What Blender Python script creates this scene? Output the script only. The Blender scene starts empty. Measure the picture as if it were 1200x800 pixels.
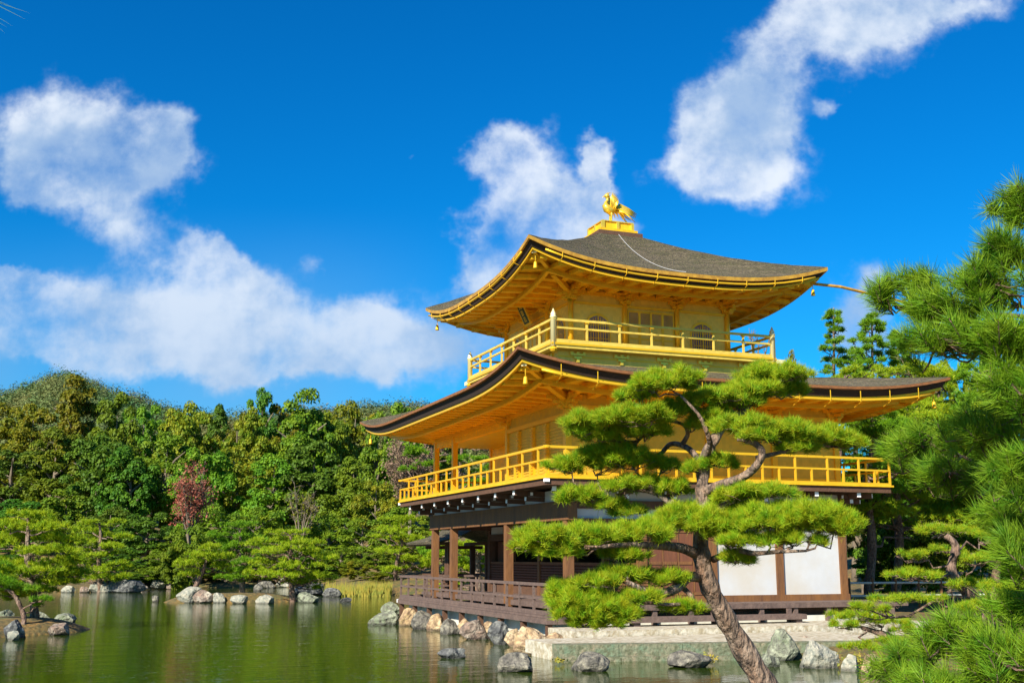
import bpy, bmesh, math, random
import numpy as np
from math import radians as R
random.seed(7); rng = np.random.default_rng(7)
S = bpy.context.scene

# ------------------------------------------------------------------ camera
CX, CY, CZ, YAW, PITCH, F = 26.7987, -11.8391, 2.1517, 0.3663, 0.1912, 1304.6161
FW = np.array([-math.cos(YAW)*math.cos(PITCH), math.sin(YAW)*math.cos(PITCH), math.sin(PITCH)])
RT = np.cross(FW, [0, 0, 1]); RT /= np.linalg.norm(RT); UP = np.cross(RT, FW)
FH = np.array([-math.cos(YAW), math.sin(YAW), 0.0])
CAM = np.array([CX, CY, CZ])
from mathutils import Matrix, Vector
cd = bpy.data.cameras.new('camera'); cam = bpy.data.objects.new('camera', cd); S.collection.objects.link(cam)
m = Matrix(((RT[0], UP[0], -FW[0], CX), (RT[1], UP[1], -FW[1], CY), (RT[2], UP[2], -FW[2], CZ), (0, 0, 0, 1)))
cam.matrix_world = m
cd.sensor_width = 36; cd.lens = F/1200*36; cd.clip_start = 0.05; cd.clip_end = 5000
S.camera = cam
S.view_settings.view_transform = 'Standard'; S.view_settings.look = 'None'
S.view_settings.exposure = 1.0; S.view_settings.gamma = 1.0; S.view_settings.use_curve_mapping = False

def ray(u, v): return FW + (u-600)/F*RT - (v-400)/F*UP
def at(u, v, k):
    "world point seen at pixel (u,v) of the 1200 px wide photo, k metres ahead"
    return CAM + ray(u, v)*k
def at_z(u, v, z=0.0):
    d = ray(u, v); return CAM + d*((z-CZ)/d[2])
def below(u, k, z):
    "point at pixel column u, about k metres ahead, at height z"
    p = CAM + FH*k + RT*((u-600)/F*k*0.985); return np.array([p[0], p[1], z])

# ------------------------------------------------------------------ world
SUN_AZ_E = R(38)      # east of south (south = -Y, east = +X)
SUN_EL = R(34)
SD = np.array([math.sin(SUN_AZ_E)*math.cos(SUN_EL), -math.cos(SUN_AZ_E)*math.cos(SUN_EL), math.sin(SUN_EL)])
w = bpy.data.worlds.new('World'); S.world = w; w.use_nodes = True
nt = w.node_tree; nt.nodes.clear(); L = nt.links
def N(t, **k):
    n = nt.nodes.new(t)
    for a, b in k.items():
        if a == 'ins':
            for i, x in b.items():
                if isinstance(x, bpy.types.NodeSocket): L.new(x, n.inputs[i])
                else: n.inputs[i].default_value = x
        else: setattr(n, a, b)
    return n
def M(op, a, b=0.0, c=None):
    d = {0: a, 1: b}
    if c is not None: d[2] = c
    return N('ShaderNodeMath', operation=op, ins=d).outputs[0]
def V(op, a, b=(0, 0, 0), out=0): return N('ShaderNodeVectorMath', operation=op, ins={0: a, 1: b}).outputs[out]
sky = N('ShaderNodeTexSky', sky_type='NISHITA', sun_disc=False, sun_elevation=SUN_EL,
        sun_rotation=math.atan2(SD[0], SD[1]), altitude=100, air_density=1.0, dust_density=0.2, ozone_density=4.0)
hs = N('ShaderNodeHueSaturation', ins={'Hue': 0.492, 'Saturation': 1.35, 'Value': 1.0, 'Color': sky.outputs[0]})
tc = N('ShaderNodeTexCoord').outputs['Generated']
df = N('ShaderNodeVectorMath', operation='DOT_PRODUCT', ins={0: tc, 1: tuple(FH)}).outputs['Value']
dr = N('ShaderNodeVectorMath', operation='DOT_PRODUCT', ins={0: tc, 1: tuple(RT)}).outputs['Value']
sz = N('ShaderNodeSeparateXYZ', ins={0: tc}).outputs[2]
dfc = M('MAXIMUM', M('ABSOLUTE', df), 0.08)
a_ = M('DIVIDE', dr, dfc); e_ = M('DIVIDE', sz, dfc)
P = N('ShaderNodeCombineXYZ', ins={0: a_, 1: e_, 2: M('MULTIPLY', M('SIGN', df), 0.5)}).outputs[0]
P2 = N('ShaderNodeCombineXYZ', ins={0: a_, 1: e_}).outputs[0]
wn = N('ShaderNodeTexNoise', ins={'Vector': P, 'Scale': 5.0, 'Detail': 6.0, 'Roughness': 0.6})
warp = V('MULTIPLY', V('SUBTRACT', wn.outputs['Color'], (0.5, 0.5, 0.5)), (0.2, 0.16, 0))
PW = V('ADD', P2, warp)
def ae(u, v):
    d = ray(u, v); k = d @ FH; return (d @ RT)/k, d[2]/k
blobs = [(90,140,85,55,1),(150,185,90,62,1),(40,185,60,48,.9),(205,158,45,36,.8),(160,255,42,42,.62),(240,300,60,42,.85),
 (285,345,80,42,.95),(195,380,110,40,.9),(60,360,90,48,.9),(20,395,70,45,.75),(435,385,62,44,.95),(350,395,80,36,.8),(350,290,26,24,.75),(15,308,45,15,.7),
 (110,430,190,30,.72),(330,425,130,28,.72),(30,340,60,30,.6),(490,425,60,30,.65),(250,270,40,26,.7),
 (620,225,75,62,1),(577,170,44,32,.9),(680,240,62,52,1),(590,280,68,52,1),(560,310,48,30,.85),(560,385,100,34,.75),(716,163,20,22,.95),(715,192,18,20,.9),
 (850,140,68,58,1),(880,175,62,48,.95),(830,195,52,42,.85),(905,105,50,48,.85),(940,45,75,55,.95),(1020,25,90,46,.95),(1110,8,75,28,.75),
 (985,342,46,46,1.2),(1015,385,48,36,1.05),(484,161,10,10,.6),(968,128,14,18,.7),(400,110,46,13,.3),(450,50,30,18,.25)]
acc = None
for (u, v, ru, rv, s) in blobs:
    a, e = ae(u, v)
    q = V('MULTIPLY', V('SUBTRACT', PW, (a, e, 0)), (F*.98/ru, F*.98/rv, 0))
    d2 = N('ShaderNodeVectorMath', operation='DOT_PRODUCT', ins={0: q, 1: q}).outputs['Value']
    g = M('MULTIPLY', M('EXPONENT', M('MULTIPLY', d2, -0.9)), s)
    acc = g if acc is None else M('ADD', acc, g)
# scattered clouds over the rest of the sky (behind and beside the view)
bn = N('ShaderNodeTexNoise', ins={'Vector': P, 'Scale': 1.1, 'Detail': 2.0})
away = M('MULTIPLY', M('GREATER_THAN', M('ABSOLUTE', a_), 0.62), M('MULTIPLY', M('SUBTRACT', bn.outputs[0], 0.48), 5.0))
acc = M('ADD', M('MINIMUM', acc, 1.25), M('MAXIMUM', away, 0.0))
def fbm(vec, sc, det=7.0, ro=0.52): return N('ShaderNodeTexNoise', ins={'Vector': vec, 'Scale': sc, 'Detail': det, 'Roughness': ro}).outputs[0]
n1 = fbm(P, 7.5)
n1b = fbm(V('ADD', P, (-0.022, 0.030, 0.0)), 7.5, 5.0)
n0 = fbm(P, 17.0, 6.0, 0.62)
acc = M('MULTIPLY', M('MINIMUM', acc, 1.0), 1.0)
dens = M('SUBTRACT', M('ADD', M('ADD', acc, M('MULTIPLY', M('SUBTRACT', n1, 0.5), 1.55)), M('MULTIPLY', M('SUBTRACT', n0, 0.5), 0.95)), 0.41)
cov = N('ShaderNodeMapRange', interpolation_type='SMOOTHERSTEP', ins={0: dens, 1: -0.04, 2: 0.84, 3: 0.0, 4: 1.0}).outputs[0]
q1 = fbm(P, 4.0, 2.0); q2 = fbm(V('ADD', P, (-0.05, 0.075, 0.0)), 4.0, 2.0)
s1 = fbm(V('ADD', P, (-0.008, 0.012, 0.0)), 17.0, 3.0, 0.6)
lit = N('ShaderNodeMapRange', interpolation_type='SMOOTHSTEP', ins={0: M('ADD', M('ADD', M('SUBTRACT', n1, n1b), M('MULTIPLY', M('SUBTRACT', q1, q2), 1.2)), M('MULTIPLY', M('SUBTRACT', n0, s1), 0.5)), 1: -0.22, 2: 0.20, 3: 0.0, 4: 1.0}).outputs[0]
# thick low clouds have grey-blue undersides
low = N('ShaderNodeMapRange', ins={0: e_, 1: 0.16, 2: 0.34, 3: 0.0, 4: 1.0}).outputs[0]
lit2 = M('MULTIPLY', M('ADD', M('MULTIPLY', lit, 0.75), 0.25), M('ADD', M('MULTIPLY', low, 0.45), 0.55))
ccol = N('ShaderNodeMix', data_type='RGBA', ins={0: lit2, 6: (1.7, 2.9, 4.7, 1), 7: (5.7, 6.1, 6.6, 1)}).outputs[2]
skyc = N('ShaderNodeMix', data_type='RGBA', blend_type='MULTIPLY', ins={0: 1.0, 6: hs.outputs[0], 7: (0.06, 0.70, 0.96, 1)}).outputs[2]
hz = N('ShaderNodeMapRange', interpolation_type='SMOOTHSTEP', ins={0: e_, 1: 0.33, 2: 0.14, 3: 0.0, 4: 0.62}).outputs[0]
hz = M('MULTIPLY', hz, N('ShaderNodeMapRange', interpolation_type='SMOOTHSTEP', ins={0: a_, 1: -0.02, 2: -0.22, 3: 0.12, 4: 1.0}).outputs[0])
hz = M('MULTIPLY', hz, N('ShaderNodeMapRange', ins={0: q1, 1: 0.3, 2: 0.6, 3: 0.5, 4: 1.0}).outputs[0])
skyc = N('ShaderNodeMix', data_type='RGBA', ins={0: hz, 6: skyc, 7: (1.3, 2.9, 5.0, 1)}).outputs[2]
mx = N('ShaderNodeMix', data_type='RGBA', ins={0: M('MULTIPLY', cov, 0.90), 6: skyc, 7: ccol}).outputs[2]
bg = N('ShaderNodeBackground', ins={0: mx, 1: 0.08})
L.new(bg.outputs[0], N('ShaderNodeOutputWorld').inputs[0])
w.cycles.sampling_method = 'MANUAL'; w.cycles.sample_map_resolution = 512

sl = bpy.data.lights.new('sun', 'SUN'); sl.energy = 4.8; sl.angle = R(0.5); sl.color = (1, 0.93, 0.80)
so = bpy.data.objects.new('sun', sl); S.collection.objects.link(so)
so.rotation_euler = Vector(tuple(SD)).to_track_quat('Z', 'Y').to_euler(); so.location = (0, -40, 60)
S.cycles.max_bounces = 8; S.cycles.diffuse_bounces = 4; S.cycles.glossy_bounces = 4
S.cycles.transparent_max_bounces = 4; S.cycles.caustics_reflective = True; S.cycles.caustics_refractive = False
S.cycles.blur_glossy = 1.5; S.cycles.sample_clamp_indirect = 4.0
S.cycles.use_denoising = True

# ------------------------------------------------------------------ materials
def mat(name, base=(.5, .5, .5), rough=.7, metal=0.0, noise=None, bump=None, spec=0.5, transl=None, stretch=None, rand=0.0, coat=0):
    """noise = (scale, colour2, contrast, detail) mixes a second colour; bump = (scale, strength)"""
    mt = bpy.data.materials.new(name); mt.use_nodes = True; t = mt.node_tree; b = t.nodes['Principled BSDF']
    lk = t.links.new
    b.inputs['Base Color'].default_value = (*base, 1); b.inputs['Roughness'].default_value = rough
    b.inputs['Metallic'].default_value = metal; b.inputs['Specular IOR Level'].default_value = spec
    co = t.nodes.new('ShaderNodeNewGeometry').outputs['Position']
    if stretch:
        mp = t.nodes.new('ShaderNodeMapping'); mp.inputs['Scale'].default_value = stretch; lk(co, mp.inputs[0]); co = mp.outputs[0]
    colout = None
    if noise:
        cur = None
        for (sc, c2, ct, det) in (noise if isinstance(noise, list) else [noise]):
            nz = t.nodes.new('ShaderNodeTexNoise'); nz.inputs['Scale'].default_value = sc; nz.inputs['Detail'].default_value = det
            nz.inputs['Roughness'].default_value = .62
            lk(co, nz.inputs['Vector'])
            mr = t.nodes.new('ShaderNodeMapRange'); mr.inputs[1].default_value = .5-ct; mr.inputs[2].default_value = .5+ct
            lk(nz.outputs[0], mr.inputs[0])
            mi = t.nodes.new('ShaderNodeMix'); mi.data_type = 'RGBA'; lk(mr.outputs[0], mi.inputs[0])
            if cur is None: mi.inputs[6].default_value = (*base, 1)
            else: lk(cur, mi.inputs[6])
            mi.inputs[7].default_value = (*c2, 1); cur = mi.outputs[2]
        colout = cur
    if rand and colout:
        oi = t.nodes.new('ShaderNodeObjectInfo'); h = t.nodes.new('ShaderNodeHueSaturation')
        mr = t.nodes.new('ShaderNodeMapRange'); mr.inputs[3].default_value = .5-.035*rand; mr.inputs[4].default_value = .5+.03*rand
        lk(oi.outputs['Random'], mr.inputs[0]); lk(mr.outputs[0], h.inputs['Hue'])
        mr2 = t.nodes.new('ShaderNodeMapRange'); mr2.inputs[3].default_value = 1-.3*rand; mr2.inputs[4].default_value = 1+.3*rand
        lk(oi.outputs['Random'], mr2.inputs[0]); lk(mr2.outputs[0], h.inputs['Value']); lk(colout, h.inputs['Color']); colout = h.outputs[0]
    if colout: lk(colout, b.inputs['Base Color'])
    if bump:
        nz = t.nodes.new('ShaderNodeTexNoise'); nz.inputs['Scale'].default_value = bump[0]; nz.inputs['Detail'].default_value = 5
        lk(co, nz.inputs['Vector']); bp = t.nodes.new('ShaderNodeBump'); bp.inputs['Strength'].default_value = bump[1]
        bp.inputs['Distance'].default_value = bump[2] if len(bump) > 2 else .05
        lk(nz.outputs[0], bp.inputs['Height']); lk(bp.outputs[0], b.inputs['Normal'])
    if transl:
        tr = t.nodes.new('ShaderNodeBsdfTranslucent'); ms = t.nodes.new('ShaderNodeMixShader'); ms.inputs[0].default_value = transl
        if colout: lk(colout, tr.inputs[0])
        else: tr.inputs[0].default_value = (*base, 1)
        lk(b.outputs[0], ms.inputs[1]); lk(tr.outputs[0], ms.inputs[2]); lk(ms.outputs[0], t.nodes['Material Output'].inputs[0])
    return mt

def gold_mat(name, base, rough, metal, leaf=True):
    mt = mat(name, base, rough, metal, spec=.12, noise=(1.6, tuple(c*f for c, f in zip(base, (.86, .80, .62))), .28, 4))
    t = mt.node_tree; lk = t.links.new; b = t.nodes['Principled BSDF']
    if leaf:   # squares of gold leaf, 11 cm, each laid a little differently
        co = t.nodes.new('ShaderNodeNewGeometry').outputs['Position']
        sn = t.nodes.new('ShaderNodeVectorMath'); sn.operation = 'SNAP'; sn.inputs[1].default_value = (.109, .109, .109); lk(co, sn.inputs[0])
        wh = t.nodes.new('ShaderNodeTexWhiteNoise'); lk(sn.outputs[0], wh.inputs[0])
        mr = t.nodes.new('ShaderNodeMapRange'); mr.inputs[3].default_value = rough-.07; mr.inputs[4].default_value = rough+.09
        lk(wh.outputs[0], mr.inputs[0]); lk(mr.outputs[0], b.inputs['Roughness'])
        h = t.nodes.new('ShaderNodeHueSaturation'); mr2 = t.nodes.new('ShaderNodeMapRange'); mr2.inputs[3].default_value = .90; mr2.inputs[4].default_value = 1.06
        lk(wh.outputs[0], mr2.inputs[0]); lk(mr2.outputs[0], h.inputs['Value'])
        src = b.inputs['Base Color'].links[0].from_socket; lk(src, h.inputs['Color']); lk(h.outputs[0], b.inputs['Base Color'])
        nz = t.nodes.new('ShaderNodeTexNoise'); nz.inputs['Scale'].default_value = 5; lk(co, nz.inputs['Vector'])
        bp = t.nodes.new('ShaderNodeBump'); bp.inputs['Strength'].default_value = .25; bp.inputs['Distance'].default_value = .03
        lk(nz.outputs[0], bp.inputs['Height']); lk(bp.outputs[0], b.inputs['Normal'])
    return mt
G = {}
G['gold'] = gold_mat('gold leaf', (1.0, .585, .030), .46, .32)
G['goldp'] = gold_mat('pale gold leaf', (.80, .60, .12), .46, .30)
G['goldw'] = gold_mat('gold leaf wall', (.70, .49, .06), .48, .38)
G['goldt'] = gold_mat('gold trim', (.86, .52, .032), .36, .35, False)
G['golds'] = gold_mat('polished gold', (1.0, .70, .10), .30, .6, False)
G['finial'] = mat('pale metal finial', (.90, .80, .42), .35, .3)
G['shingle'] = mat('bark shingle', (.15, .115, .065), .92, noise=[(5, (.30, .24, .14), .12, 9), (1.3, (.13, .12, .045), .10, 4), (11, (.05, .038, .022), .08, 5)], bump=(16, 1.0, .09), stretch=(1, 1, 9))
G['rim'] = mat('shingle edge', (.30, .115, .030), .8, noise=(6, (.14, .055, .02), .2, 5), bump=(30, .4), stretch=(1, 1, 5))
G['rimg'] = mat('gilt eave edge', (.75, .42, .05), .5, .4, noise=(5, (.40, .19, .03), .2, 4))
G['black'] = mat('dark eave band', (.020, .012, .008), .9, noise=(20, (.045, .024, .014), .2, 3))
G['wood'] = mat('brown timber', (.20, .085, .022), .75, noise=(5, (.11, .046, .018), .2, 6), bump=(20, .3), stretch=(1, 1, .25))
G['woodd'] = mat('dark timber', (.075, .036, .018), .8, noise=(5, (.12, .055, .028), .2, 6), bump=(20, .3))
G['woodr'] = mat('red brown door timber', (.17, .060, .024), .7, noise=(8, (.10, .035, .018), .2, 6), stretch=(3, 3, .3))
G['deck'] = mat('weathered deck timber', (.16, .105, .082), .8, noise=(6, (.085, .055, .045), .2, 6), bump=(18, .3), stretch=(1, 1, 1))
G['white'] = mat('white plaster', (.52, .53, .54), .9, noise=[(1.2, (.46, .47, .48), .2, 5), (.7, (.47, .44, .39), .12, 8)])
G['cap'] = mat('white painted end', (.82, .82, .80), .8)
G['paper'] = mat('window paper', (.20, .15, .19), .9, noise=(2, (.10, .075, .12), .1, 2))
G['dais'] = mat('pale dais stone', (.62, .60, .52), .9, noise=(3, (.42, .42, .36), .2, 6))
G['terr'] = mat('terrace stone', (.38, .32, .21), .9, noise=[(2.5, (.27, .22, .14), .2, 7), (7, (.52, .48, .38), .12, 3)], bump=(12, .5))
G['terrg'] = mat('lichened kerb stone', (.24, .20, .13), .9, noise=[(3, (.13, .18, .11), .10, 6), (9, (.10, .11, .06), .1, 5)], bump=(14, .7))
G['ground'] = mat('mossy ground', (.17, .11, .03), .95, noise=[(.35, (.07, .10, .018), .10, 6), (1.7, (.24, .13, .03), .12, 6), (6, (.07, .06, .02), .12, 4)], bump=(6, .8, .1))
ROCK = {'grey': ((.15, .135, .11), (.30, .275, .20), (.065, .06, .05)), 'tan': ((.42, .29, .14), (.52, .41, .25), (.22, .14, .08)),
        'pale': ((.28, .26, .19), (.42, .39, .30), (.20, .21, .17)), 'blue': ((.10, .10, .098), (.24, .24, .21), (.045, .047, .047)),
        'green': ((.17, .20, .12), (.31, .33, .23), (.12, .12, .09)), 'brown': ((.27, .18, .13), (.40, .36, .28), (.12, .09, .07))}
for k, (a, b, c) in ROCK.items():
    G['rock_'+k] = mat(k+' rock', a, .9, noise=[(3.2, b, .09, 8), (7.5, c, .10, 8)], bump=(7, 1.0, .12))
    t_ = G['rock_'+k].node_tree; b_ = t_.nodes['Principled BSDF']; src = b_.inputs['Base Color'].links[0].from_socket   # wet tide line
    ge = t_.nodes.new('ShaderNodeNewGeometry'); sp_ = t_.nodes.new('ShaderNodeSeparateXYZ'); t_.links.new(ge.outputs['Position'], sp_.inputs[0])
    mr_ = t_.nodes.new('ShaderNodeMapRange'); mr_.inputs[1].default_value = .03; mr_.inputs[2].default_value = .10; mr_.inputs[3].default_value = .38; t_.links.new(sp_.outputs[2], mr_.inputs[0])
    hv = t_.nodes.new('ShaderNodeHueSaturation'); t_.links.new(src, hv.inputs['Color']); t_.links.new(mr_.outputs[0], hv.inputs['Value']); t_.links.new(hv.outputs[0], b_.inputs['Base Color'])
G['bark'] = mat('pine bark', (.22, .13, .085), .95, noise=[(9, (.32, .22, .16), .12, 6), (22, (.07, .04, .03), .14, 4)], bump=(22, 1.0, .05), stretch=(1, 1, .45))
G['barkr'] = mat('red pine bark', (.26, .15, .09), .95, noise=[(6, (.36, .27, .20), .10, 6), (17, (.08, .055, .04), .13, 4)], bump=(20, 1.0, .10), stretch=(1, 1, .45))
G['barkg'] = mat('grey bark', (.20, .16, .11), .95, noise=(5, (.13, .10, .07), .2, 5))
def leafm(name, a, b, c, sc=(1.2, 5), tr=.35, rand=0): return mat(name, a, .6, noise=[(sc[0], b, .15, 3), (sc[1], c, .14, 3)], spec=.25, transl=tr, rand=rand)
G['needle'] = leafm('pine needles', (.11, .30, .008), (.27, .47, .010), (.40, .42, .012), (4, 14))
G['needlen'] = leafm('near pine needles', (.05, .18, .010), (.15, .33, .010), (.24, .36, .015), (4, 12))
G['needley'] = leafm('yellow green needles', (.33, .42, .008), (.46, .50, .010), (.19, .33, .008), (1.6, 5))
G['needlef'] = leafm('far pine needles', (.17, .36, .008), (.27, .44, .010), (.09, .22, .010), (1.6, 5))
G['leafa'] = leafm('mid green leaves', (.15, .26, .010), (.27, .34, .012), (.08, .18, .010), (.4, 1.6), .38, .8)
G['leafb'] = leafm('olive leaves', (.24, .25, .010), (.34, .29, .012), (.12, .19, .010), (.4, 1.6), .38, .8)
G['leafc'] = leafm('dark green leaves', (.09, .19, .010), (.15, .25, .012), (.05, .13, .010), (.4, 1.6), .35, .7)
G['leafd'] = leafm('bright green leaves', (.16, .27, .010), (.24, .32, .012), (.09, .18, .010), (.4, 1.6), .38, .6)
G['leafr'] = leafm('red leaves', (.38, .09, .06), (.48, .20, .13), (.24, .07, .04), (.8, 3), .25)
G['twig'] = leafm('bare pink brown twigs', (.24, .14, .09), (.32, .22, .15), (.13, .09, .05), (.8, 3), .1)
G['hill'] = leafm('hill forest', (.05, .15, .055), (.09, .19, .05), (.20, .17, .05), (.02, .035), .15)
G['reed'] = mat('yellow reeds', (.40, .30, .035), .8, noise=(3, (.20, .24, .03), .15, 3), transl=.3)
G['rope'] = mat('pale grey rope', (.5, .5, .5), .8)
G['green'] = mat('dark green board', (.012, .045, .03), .5)

def water_mat():
    mt = bpy.data.materials.new('pond water'); mt.use_nodes = True; t = mt.node_tree; lk = t.links.new; b = t.nodes['Principled BSDF']
    b.inputs['Base Color'].default_value = (.028, .050, .003, 1); b.inputs['Roughness'].default_value = .035
    b.inputs['IOR'].default_value = 1.45; b.inputs['Specular IOR Level'].default_value = .6
    co = t.nodes.new('ShaderNodeNewGeometry').outputs['Position']
    mp = t.nodes.new('ShaderNodeMapping'); mp.inputs['Rotation'].default_value = (0, 0, YAW); mp.inputs['Scale'].default_value = (1, .42, 1); lk(co, mp.inputs[0])
    h = None
    for sc, am in ((1.1, 1.0), (4.5, .5), (14, .22)):
        nz = t.nodes.new('ShaderNodeTexNoise'); nz.inputs['Scale'].default_value = sc; nz.inputs['Detail'].default_value = 2; lk(mp.outputs[0], nz.inputs['Vector'])
        mm = t.nodes.new('ShaderNodeMath'); mm.operation = 'MULTIPLY_ADD'; mm.inputs[1].default_value = am; lk(nz.outputs[0], mm.inputs[0])
        if h is None: mm.inputs[2].default_value = 0
        else: lk(h, mm.inputs[2])
        h = mm.outputs[0]
    bp = t.nodes.new('ShaderNodeBump'); bp.inputs['Strength'].default_value = .32; bp.inputs['Distance'].default_value = .035
    lk(h, bp.inputs['Height']); lk(bp.outputs[0], b.inputs['Normal'])
    return mt
G['water'] = water_mat()

# ------------------------------------------------------------------ helpers
COL = S.collection
ORG = {}
def org(o):
    z = np.zeros(3)
    while o is not None:
        z = z + ORG.get(o.name, 0); o = o.parent
    return z
def tag(o, label=None, cat=None, group=None, kind=None):
    if label: o['label'] = label
    if cat: o['category'] = cat
    if group: o['group'] = group
    if kind: o['kind'] = kind
    return o
def thing(name, label, cat, loc=(0, 0, 0), group=None):
    o = bpy.data.objects.new(name, None); COL.objects.link(o); o.location = tuple(loc); ORG[o.name] = np.array(loc, float)
    o.empty_display_size = .2
    return tag(o, label, cat, group)
def link_mesh(name, V_, Fs, material, parent=None, smooth=False, loc=None):
    """V_ world coordinates"""
    V_ = np.asarray(V_, float).reshape(-1, 3)
    off = org(parent) if parent is not None else np.zeros(3)
    if loc is not None: off2 = np.array(loc, float)
    else: off2 = off
    me = bpy.data.meshes.new(name)
    me.from_pydata((V_-off2).tolist(), [], Fs); me.materials.append(material)
    if smooth: me.polygons.foreach_set('use_smooth', [True]*len(me.polygons))
    o = bpy.data.objects.new(name, me); COL.objects.link(o)
    if parent is not None: o.parent = parent
    o.location = tuple(off2-off)
    ORG[o.name] = off2-off
    return o
def link_np(name, V_, k, material, parent=None, loc=None):
    """V_ (n*k,3): n separate k-gons, fast"""
    off = org(parent) if parent is not None else np.zeros(3)
    off2 = np.array(loc, float) if loc is not None else off
    V_ = (np.asarray(V_, np.float64).reshape(-1, 3)-off2).astype(np.float32); n = len(V_)//k
    me = bpy.data.meshes.new(name); me.vertices.add(len(V_)); me.vertices.foreach_set('co', V_.ravel())
    me.loops.add(n*k); me.loops.foreach_set('vertex_index', np.arange(n*k, dtype=np.int32))
    me.polygons.add(n); me.polygons.foreach_set('loop_start', np.arange(0, n*k, k, dtype=np.int32))
    try: me.polygons.foreach_set('loop_total', np.full(n, k, dtype=np.int32))
    except Exception: pass
    me.update(calc_edges=True); me.materials.append(material)
    o = bpy.data.objects.new(name, me); COL.objects.link(o)
    if parent is not None: o.parent = parent
    o.location = tuple(off2-off); ORG[o.name] = off2-off
    return o
class MB:
    def __init__(s): s.v = []; s.f = []
    def add(s, vs, fs):
        n = len(s.v); s.v += [tuple(map(float, q)) for q in vs]; s.f += [tuple(i+n for i in f) for f in fs]; return s
    def box(s, x0, x1, y0, y1, z0, z1):
        return s.add([(x0,y0,z0),(x1,y0,z0),(x1,y1,z0),(x0,y1,z0),(x0,y0,z1),(x1,y0,z1),(x1,y1,z1),(x0,y1,z1)],
            [(0,3,2,1),(4,5,6,7),(0,1,5,4),(1,2,6,5),(2,3,7,6),(3,0,4,7)])
    def beam(s, p, q, w_, h, up=(0, 0, 1)):
        p = np.array(p, float); q = np.array(q, float); d = q-p; d /= np.linalg.norm(d)
        sd = np.cross(d, up); sd /= np.linalg.norm(sd)+1e-9; u = np.cross(sd, d)
        vs = [b+sd*a*w_/2+u*c*h/2 for b in (p, q) for a, c in ((-1,-1),(1,-1),(1,1),(-1,1))]
        return s.add(vs, [(0,1,2,3),(7,6,5,4),(0,4,5,1),(1,5,6,2),(2,6,7,3),(3,7,4,0)])
    def tube(s, pts, rad, n=8, cap=True):
        pts = [np.array(p, float) for p in pts]
        if not hasattr(rad, '__len__'): rad = [rad]*len(pts)
        vs = []; fs = []
        ref = np.array([.31, .17, .93])
        for i, p in enumerate(pts):
            d = pts[min(i+1, len(pts)-1)]-pts[max(i-1, 0)]; d /= np.linalg.norm(d)+1e-9
            a = np.cross(d, ref); a /= np.linalg.norm(a)+1e-9; b = np.cross(d, a)
            for k in range(n):
                t = 2*math.pi*k/n; vs.append(p+(a*math.cos(t)+b*math.sin(t))*rad[i])
        for i in range(len(pts)-1):
            for k in range(n):
                fs.append((i*n+k, i*n+(k+1) % n, (i+1)*n+(k+1) % n, (i+1)*n+k))
        if cap: fs.append(tuple(range(n-1, -1, -1))); fs.append(tuple(range((len(pts)-1)*n, len(pts)*n)))
        return s.add(vs, fs)
    def lathe(s, c, prof, n=10):
        vs = [(c[0]+r*math.cos(2*math.pi*k/n), c[1]+r*math.sin(2*math.pi*k/n), c[2]+z) for r, z in prof for k in range(n)]
        fs = [(i*n+k, i*n+(k+1) % n, (i+1)*n+(k+1) % n, (i+1)*n+k) for i in range(len(prof)-1) for k in range(n)]
        fs.append(tuple(range(n-1, -1, -1))); fs.append(tuple(range((len(prof)-1)*n, len(prof)*n)))
        return s.add(vs, fs)
    def prism(s, poly, axis, a0, a1):
        """poly of (p,q) in the plane across axis 0 (p=y,q=z), 1 (p=x,q=z) or 2 (p=x,q=y)"""
        n = len(poly); vs = []
        for a in (a0, a1):
            for p, q in poly: vs.append({0: (a, p, q), 1: (p, a, q), 2: (p, q, a)}[axis])
        return s.add(vs, [tuple(range(n)), tuple(range(2*n-1, n-1, -1))]+[(i, n+i, n+(i+1) % n, (i+1) % n) for i in range(n)])
    def build(s, name, material, parent=None, smooth=False, loc=None):
        if parent is None and loc is None: loc = np.mean(np.array(s.v), axis=0)
        o = link_mesh(name, s.v, s.f, material, parent, smooth, loc)
        bm = bmesh.new(); bm.from_mesh(o.data); bmesh.ops.recalc_face_normals(bm, faces=bm.faces); bm.to_mesh(o.data); bm.free()
        return o
def box(name, material, parent, *a): return MB().box(*a).build(name, material, parent)

# ------------------------------------------------------------------ ground and water
K = 2.12; W = 5.5*K; D = 4*K
POND = np.array([(-51,-13),(-53,-8),(-57.5,-4),(-57,2.5),(-46,2.2),(-38.2,2.6),(-37.3,5),(-35,9),(-24,13),(-13.2,7.5),(-12.6,-.9),(0.5,-.9),(2.5,-1.2),
                 (3.6,-1.4),(5.0,2.0),(6.4,2.9),(7.4,2.6),(8.3,3.0),(11,3.4),(14.4,.5),(16.2,-4.2),(17.2,-9),(20,-15),(17,-24),(5,-33),(-10,-38),(-30,-36),(-47,-28)], float)
ISL = [(-31.6, -4.3, 2.3, 3.6, .42, .0), (-10.6, -13.9, 2.6, 2.6, .40, 0), (-9.2, -15.2, 2.4, 2.2, .4, 0), (-53.5, -12.2, 3, 4, .4, 0)]
def hnoise(x, y): return (np.sin(x*.7+1.3*np.sin(y*.43))+np.sin(y*.9+1.1*np.sin(x*.51+2)))*.5
def ridge(x, y):
    dx = x-CX; dy = y-CY; k = dx*FH[0]+dy*FH[1]; lat = dx*RT[0]+dy*RT[1]
    kk = np.maximum(k, 1); u = 600+lat/kk*F
    e = np.interp(u, [-400, 0, 30, 60, 110, 180, 260, 380, 450, 520, 700, 900, 1300], [.125, .138, .148, .156, .147, .128, .118, .124, .128, .127, .10, .08, .06])
    t = np.clip((k-170)/230, 0, 1); t = t*t*(3-2*t)
    return np.where(k > 170, t*(e*400-12), 0)
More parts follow.
